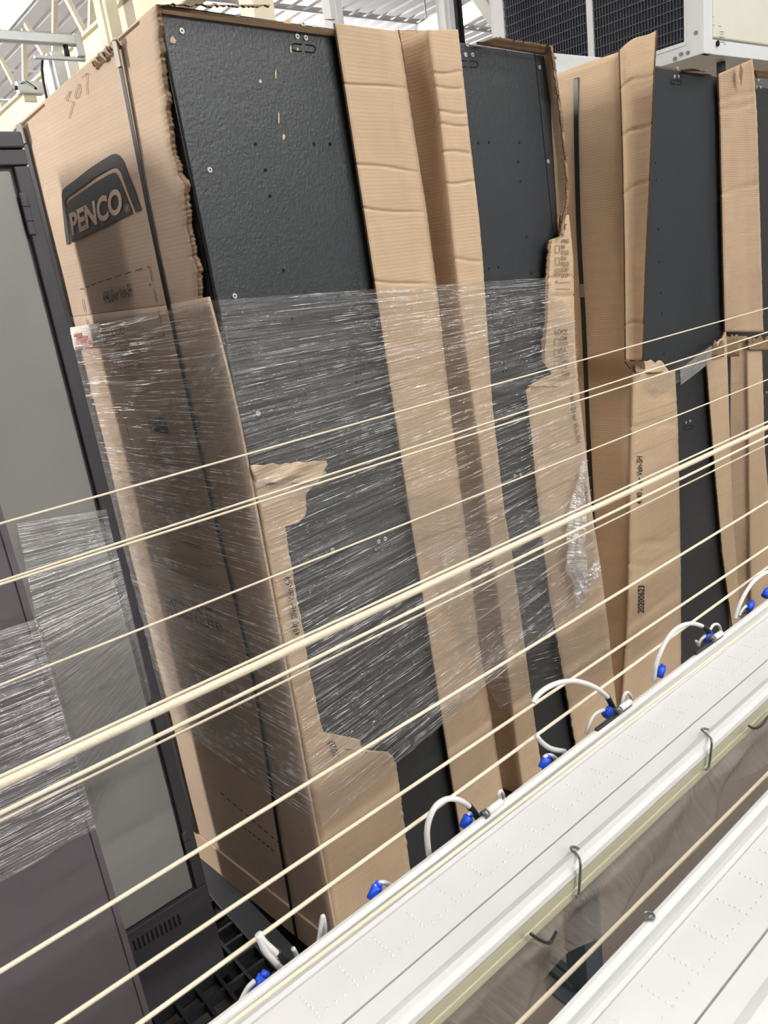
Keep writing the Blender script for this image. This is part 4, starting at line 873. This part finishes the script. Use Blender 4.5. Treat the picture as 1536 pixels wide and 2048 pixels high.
# ------------------------------------------------------------------ wire hooks and the sheet hung under the channel
PN = PY(YF - .1005); PTOP = PZ(-.478 + .0055)
def hook(label, top, down, loc=None):
    pts = [PTOP(x, y) for x, y in top] + [PN(x, y) for x, y in down]
    o = MB().tube(spline(pts, 6), .0011, 8).build('wire_hook', M_WIRE, None, True); return tag(o, label, 'hook', 'wire hooks on the channel edge')
hook('bent wire hook on the channel edge, below the cartons', [(1158, 1698), (1150, 1694), (1142, 1695), (1144, 1701), (1152, 1707)], [(1160, 1722), (1160, 1750), (1157, 1788), (1152, 1793)])
hook('bent wire hook on the channel edge, nearer the right side', [(1418, 1459), (1408, 1457), (1403, 1459), (1408, 1464), (1415, 1470)], [(1423, 1481), (1421, 1510), (1417, 1535), (1411, 1539)])
PD = PY(YF - .105)
o = MB().tube(spline([PD(1062, 1868), PD(1080, 1880), (PD(1098, 1886)), PD(1106, 1876), PD(1113, 1862)], 6), .0013, 8).build('wire_hook', M_SLEEVE, None, True); tag(o, 'dark wire hook through the milky sheet under the channel', 'hook', 'wire hooks on the channel edge')
o = MB().tube(spline([PD(1498, 1452), PD(1510, 1457), PD(1524, 1450), PD(1534, 1436), PD(1548, 1420)], 6), .0012, 8).build('wire_hook', M_SLEEVE, None, True); tag(o, 'dark wire loop under the channel edge at the right side', 'hook', 'wire hooks on the channel edge')
o = MB().tube(spline([PZ(-.468)(x, y) for x, y in ((1288, 1826), (1296, 1823), (1307, 1829), (1308, 1837), (1299, 1838), (1290, 1832), (1287, 1827), (1292, 1840))], 6), .0010, 8).build('wire_ring', M_WIRE, None, True); tag(o, 'small wire ring on the far rim of the nearest channel', 'ring')
PS = PY(YF - .088)
Atop = [(890, 2070), (1040, 1905), (1250, 1695), (1400, 1545), (1600, 1345)]
Alow = [(1010, 2110), (1052, 1990), (1080, 1935), (1112, 1890), (1150, 1862), (1205, 1822), (1300, 1735), (1405, 1640), (1445, 1560), (1600, 1440)]
ds = thing('plastic_sheet', PS(1200, 1780), 'milky plastic sheet hanging in folds under the dimpled channel', 'sheet')
AA = [PS(x, y) + UP * .02 for x, y in Atop]; BB = [PS(x, y) for x, y in Alow]
ribbon3('sheet', AA, BB, Vector((0, -1, 0)), 26, 130, M_DROP, ds, lambda u, v: (.012 * u + .006 * math.sin(u * 9 + v * 22) * u + .010 * noise.noise(Vector((u * 3, v * 9, 3))) * u))
# dark rack leg and rails standing on the floor seen through the gap
pf = lambda x, y: PZ(-CZ)(x, y)
p = pf(1172, 1975)
t = thing('steel_upright', (p.x, p.y, 0), 'dark grey steel leg standing on the floor under the channels', 'upright')
MB().ab((p.x - .03, p.y - .03, .006), (p.x + .015, p.y + .03, .62)).build('post', M_POST, t, bevel=.003)
MB().ab((p.x + .018, p.y - .02, .006), (p.x + .045, p.y + .03, .62)).build('side_flange', M_POST, t, bevel=.002)
MB().ab((p.x - .07, p.y - .05, 0), (p.x + .07, p.y + .06, .006)).build('foot_plate', M_POST, t)
t = thing('floor_rail', pf(1120, 1940), 'pair of dark rails lying on the floor beside the steel leg', 'rail')
for k in (0, 22):
    a, b_ = pf(1080, 1905 + k), pf(1150, 1962 + k); MB().bar(a + UP * .012, b_ + UP * .012, .02, .022).build('rail', M_POST, t, bevel=.003)

# ------------------------------------------------------------------ rack, truss and fittings behind on the left
XR = 1.62; R = PX(XR)
def bar_px(b, pl, a, c, w, h): return b.bar(pl(*a), pl(*c), w, h)
ra = thing('rack_beam', (XR, 4.0, 0), 'long cream steel beam and web bars behind the left carton', 'beam')
za, zb_ = R(30, 258).z, R(205, 92).z; zz = (za + zb_) / 2
MB().ab((XR - .04, 2.2, zz - .07), (XR + .04, 9.5, zz + .07)).build('bottom_chord', M_CREAM, ra, bevel=.006)
MB().ab((XR - .055, 2.2, zz + .07), (XR + .055, 9.5, zz + .085)).build('chord_flange', M_CREAM, ra, bevel=.003)
MB().ab((XR - .04, 2.2, zz + 1.3), (XR + .04, 9.5, zz + 1.4)).build('top_chord', M_CREAM, ra, bevel=.006)
for a, c in (((110, 0), (108, 150)), ((48, 58), (50, 200)), ((183, 0), (181, 90)), ((133, -4), (173, 72)), ((52, 48), (90, 112)), ((0, 113), (28, 168)), ((4, 205), (4, 245))):
    bar_px(MB(), PX(XR + .01), a, c, .022, .022).build('web_bar', M_CREAM, ra)
for yy in (2.4, 9.3): MB().ab((XR - .04, yy - .04, 0), (XR + .04, yy + .04, zz + 1.3)).build('upright', M_CREAM, ra)
Rp = PX(XR - .12)
def posts(name, label, cat, a, c, mat, wpx, split=True):
    p, q = Rp(*a), Rp(*c); d = CAM - p; w = wpx / FPX * (p - CAM).dot(RW @ Vector((0, 0, 1)))
    t = thing(name, (p.x, p.y, 0), label, cat); z1 = max(p.z, q.z)
    MB().ab((p.x - .03, p.y - w * .62, .01), (p.x + .02, p.y + w * .62, z1)).build('post', mat, t, bevel=.004)
    MB().ab((p.x - .04, p.y - w * .25, .01), (p.x - .03, p.y + w * .62, z1)).build('face_plate', mat, t, bevel=.002)
    MB().ab((p.x - .08, p.y - .08, 0), (p.x + .08, p.y + .08, .01)).build('base_plate', mat, t); return t
posts('steel_post', 'cream steel post rising behind the logo carton top', 'post', (222, 40), (210, -60), M_CREAM, 34)
posts('steel_post', 'grey galvanised post below the horizontal bar, behind the logo carton', 'post', (117, 150), (112, 106), M_GALV, 42)
def px_m(p): return (p - CAM).dot(RW @ Vector((0, 0, 1))) / FPX          # metres per picture pixel at p
p = PX(XR - .2)(152, 82); m = px_m(p)
t = thing('cable_bar', (p.x, p.y, p.z), 'galvanised horizontal bar with brackets at the upper left', 'bar')
MB().ab((p.x - 1.9, p.y - 9 * m, p.z - 9 * m), (p.x, p.y + 9 * m, p.z + 9 * m)).build('bar', M_GALV, t, bevel=.004)
MB().ab((p.x - .01, p.y - 10 * m, p.z - 30 * m), (p.x + .02, p.y + 10 * m, p.z + 12 * m)).build('bracket', M_GALV, t, bevel=.004)
MB().ab((p.x - 90 * m, p.y - 5 * m, p.z - 36 * m), (p.x + .02, p.y + 5 * m, p.z - 30 * m)).build('lower_bar', M_GALV, t, bevel=.002)
MB().tube([(p.x - 24 * m, p.y, p.z - 30 * m), (p.x - 24 * m, p.y, p.z - 9 * m)], 5 * m, 10).build('knob', M_SLEEVE, t, True)
cbk = PX(XR - .19)
MB().tube(spline([cbk(86, 112), cbk(84, 140), cbk(88, 170), cbk(94, 199)], 6), .006, 8).build('black_cable', M_SLEEVE, t, True)
p = cbk(34, 176)
t = thing('junction_box', p, 'small grey control box on the cream beam at the upper left', 'box')
MB().ab((p.x, p.y - 12 * m, p.z - 14 * m), (p.x + .12, p.y + 12 * m, p.z + 14 * m)).build('case', M_GALV, t, bevel=.004)
MB().tube([(p.x - .012, p.y - 2 * m, p.z), (p.x + .002, p.y - 2 * m, p.z)], 5 * m, 12).build('knob', M_SLEEVE, t, True)
MB().tube(spline([cbk(42, 166), cbk(52, 164), cbk(62, 170), cbk(72, 177)], 5), .006, 8).build('cable', M_SLEEVE, t, True)
MB().ab((p.x + .02, p.y - 4 * m, p.z - 30 * m), (p.x + .08, p.y + 4 * m, p.z - 14 * m)).build('stem', M_CREAM, t)

# ------------------------------------------------------------------ posts and lamps behind the middle
Q = PY(4.2)
def vpost(name, label, px, wpx, mat, Y=4.2):
    p = PY(Y)(px, 30); w = wpx / FPX * (p - CAM).dot(RW @ Vector((0, 0, 1))); t = thing(name, (p.x, p.y, 0), label, 'post')
    MB().ab((p.x - w / 2, p.y - .04, .01), (p.x + w / 2, p.y + .04, ROOF)).build('post', mat, t, bevel=.004)
    MB().ab((p.x - w * .05, p.y - .05, .01), (p.x + w / 2, p.y - .04, ROOF)).build('face_plate', mat, t)
    MB().ab((p.x - .12, p.y - .1, 0), (p.x + .12, p.y + .1, .01)).build('base_plate', mat, t); return t
vpost('steel_post', 'white steel post behind the top of the left cardboard strip', 665, 28, M_WHITE)
vpost('steel_post', 'white steel post left of the black one behind the cartons', 890, 24, M_WHITE)
vpost('steel_post', 'slim black post between the white post and the lamp tube', 910, 14, M_STEEL_SIDE)
vpost('steel_post', 'white steel post beside the cooling unit grille', 993, 14, M_WHITE, 4.75)
p, q = Q(955, 0), Q(1012, 78)
t = thing('diagonal_brace', (q.x, q.y, q.z), 'white diagonal brace beside the cooling unit', 'brace')
MB().bar(PY(4.55)(935, -40), PY(4.55)(1008, 68), .11, .04).build('brace', M_WHITE, t, bevel=.004)
def tube_lamp(label, a, c, r, Z):
    pl = PZ(Z); p, q = pl(*a), pl(*c); t = thing('tube_lamp', (p + q) / 2, label, 'lamp', 'glowing tube lamps behind the cartons')
    MB().tube([p, q], r, 12).build('tube', M_LAMP_WARM, t, True)
    d = (q - p).normalized()
    for e, s in ((p, -1), (q, 1)): MB().tube([e, e + d * s * .05], r * 1.15, 12).build('end_cap', M_WHITE, t, True)
    for s in (.2, .8):
        m = p.lerp(q, s); MB().tube([m + UP * r, (m.x, m.y, ROOF)], .008, 6).build('hanger', M_WIRE, t)
tube_lamp('warm glowing tube lamp at the top between white post and cooling unit', (916, 38), (985, -3), .075, 2.2)
tube_lamp('glaring lamp just above the top of the second cardboard strip', (846, 60), (888, 34), .05, 1.75)

# ------------------------------------------------------------------ cooling unit at the upper right
YU = 2.6; pc = PY(YU)(1405, 108); XU, ZU = pc.x, pc.z
un = thing('cooling_unit', (XU + .7, YU + .8, ZU), 'big cream cooling unit with two dark grilles at the upper right', 'cooling unit')
PU = PX(XU); ya = PU(1371, 40).y; ym0, ym1 = PU(1188, 60).y, PU(1176, 60).y; ye = PU(1010, 50).y; zbt = PU(1371, 84).z; ZUT = ZU + 1.25
MB().ab((XU + .03, YU + .02, ZU + .01), (XU + 1.5, ye + .12, ZUT)).build('casing', M_UNIT, un)
MB().ab((XU + .1, YU - .012, ZU + .09), (XU + 1.5, YU + .02, ZUT)).build('side_panel', M_UNIT, un, bevel=.006)
MB().ab((XU, YU - .01, ZU), (XU + 1.5, YU + .02, ZU + .08)).build('base_rail', M_WHITE, un, bevel=.004)
MB().ab((XU - .01, YU - .015, ZU), (XU + .09, YU + .02, ZUT)).build('corner_post', M_WHITE, un, bevel=.005)
MB().ab((XU - .012, YU, ZU), (XU + .03, ya - .01, ZUT)).build('frame_post', M_WHITE, un, bevel=.004)
MB().ab((XU - .012, ym0, ZU), (XU + .03, ym1, ZUT)).build('frame_post', M_WHITE, un, bevel=.004)
MB().ab((XU - .012, ye, ZU), (XU + .03, ye + .12, ZUT)).build('frame_post', M_WHITE, un, bevel=.004)
MB().ab((XU - .008, ya - .02, ZU), (XU + .03, ye, zbt)).build('bottom_rail', M_WHITE, un, bevel=.004)
MB().ab((XU - .016, ya - .012, zbt - .02), (XU, ym0 + .01, zbt)).build('grille_trim', M_WHITE, un)
MB().ab((XU - .016, ya - .012, zbt), (XU, ya, ZUT)).build('grille_trim', M_WHITE, un)
for a, b_ in ((ya, ym0), (ym1, ye)):
    g = MB().ab((XU + .012, a, zbt), (XU + .028, b_, ZUT)).build('grille', M_COIL, un)
    fins = MB(); y = a + .01
    while y < b_: fins.ab((XU - .001, y - .0025, zbt), (XU + .011, y + .0025, ZUT)); y += .021
    z = zbt + .02
    while z < ZUT: fins.ab((XU - .004, a, z - .003), (XU - .0012, b_, z + .003)); z += .055
    fins.build('grille_bars', M_FIN, g, kind='stuff')
for i, (x, y) in enumerate(((1394, 66), (1364, 109), (1378, 106), (1352, 118))):
    p = PU(x, y); MB().tube([(XU - .016, p.y, p.z), (XU - .010, p.y, p.z)], .012, 8).build('screw', M_WIRE, un)
PUF = PY(YU - .0135); sc = []
for x, y, w in ((1415, 26, 7), (1421, 33, 7), (1416, 36, 4), (1416, 41, 5), (1416, 46, 4), (1425, 50, 4), (1437, 52, 6), (1440, 63, 8), (1441, 68, 6), (1438, 73, 10), (1442, 78, 8), (1441, 83, 9), (1448, 88, 5)): sc.append([(x, y), (x + w, y + w * .12)])
strokes('faded_print', PUF, sc, 1.4, M_GROOVE, un, 0)
decal('data_plate', [PUF(1418, 58), PUF(1423, 59), PUF(1424, 79), PUF(1419, 78)], M_GROOVE, un)
p = PUF(1435, 87); MB().tube([p, p - Vector((0, .006, 0))], .016, 10).build('screw', M_HOLE, un)
pf_ = PZ(ZU - CZ)(1442, 124)
MB().tube([(pf_.x, pf_.y, ZU), (pf_.x, pf_.y, ZU - .07)], .026, 12).build('mount', M_POST, un, True)
MB().tube([(pf_.x, pf_.y, ZU - .07), (pf_.x, pf_.y, ZU - .16)], .02, 12).build('mount', M_GALV, un, True)
for xx in (XU + .08, XU + 1.4):
    for yy in (YU + .55, ye): MB().ab((xx - .03, yy - .03, 0), (xx + .03, yy + .03, ZU)).build('stand_leg', M_GALV, un)
ry = 2.75; pr_ = PY(ry)(1150, 122)
rl = thing('support_rail', (pr_.x, ry, 0), 'white support rail under the left grille of the cooling unit', 'rail')
pr2 = PY(ry)(1120, 133)
MB().ab((pr2.x - .9, ry, pr2.z - .06), (XU - .35, ry + .06, pr2.z + .06)).build('rail', M_WHITE, rl, bevel=.004)
MB().ab((pr2.x - .9, ry - .01, pr2.z - .06), (XU - .35, ry, pr2.z - .02)).build('rail_lip', M_WHITE, rl, bevel=.003)
for xx in (pr2.x - .8, XU - .45): MB().ab((xx - .03, ry + .005, 0), (xx + .03, ry + .055, pr2.z - .06)).build('support_leg', M_WHITE, rl)
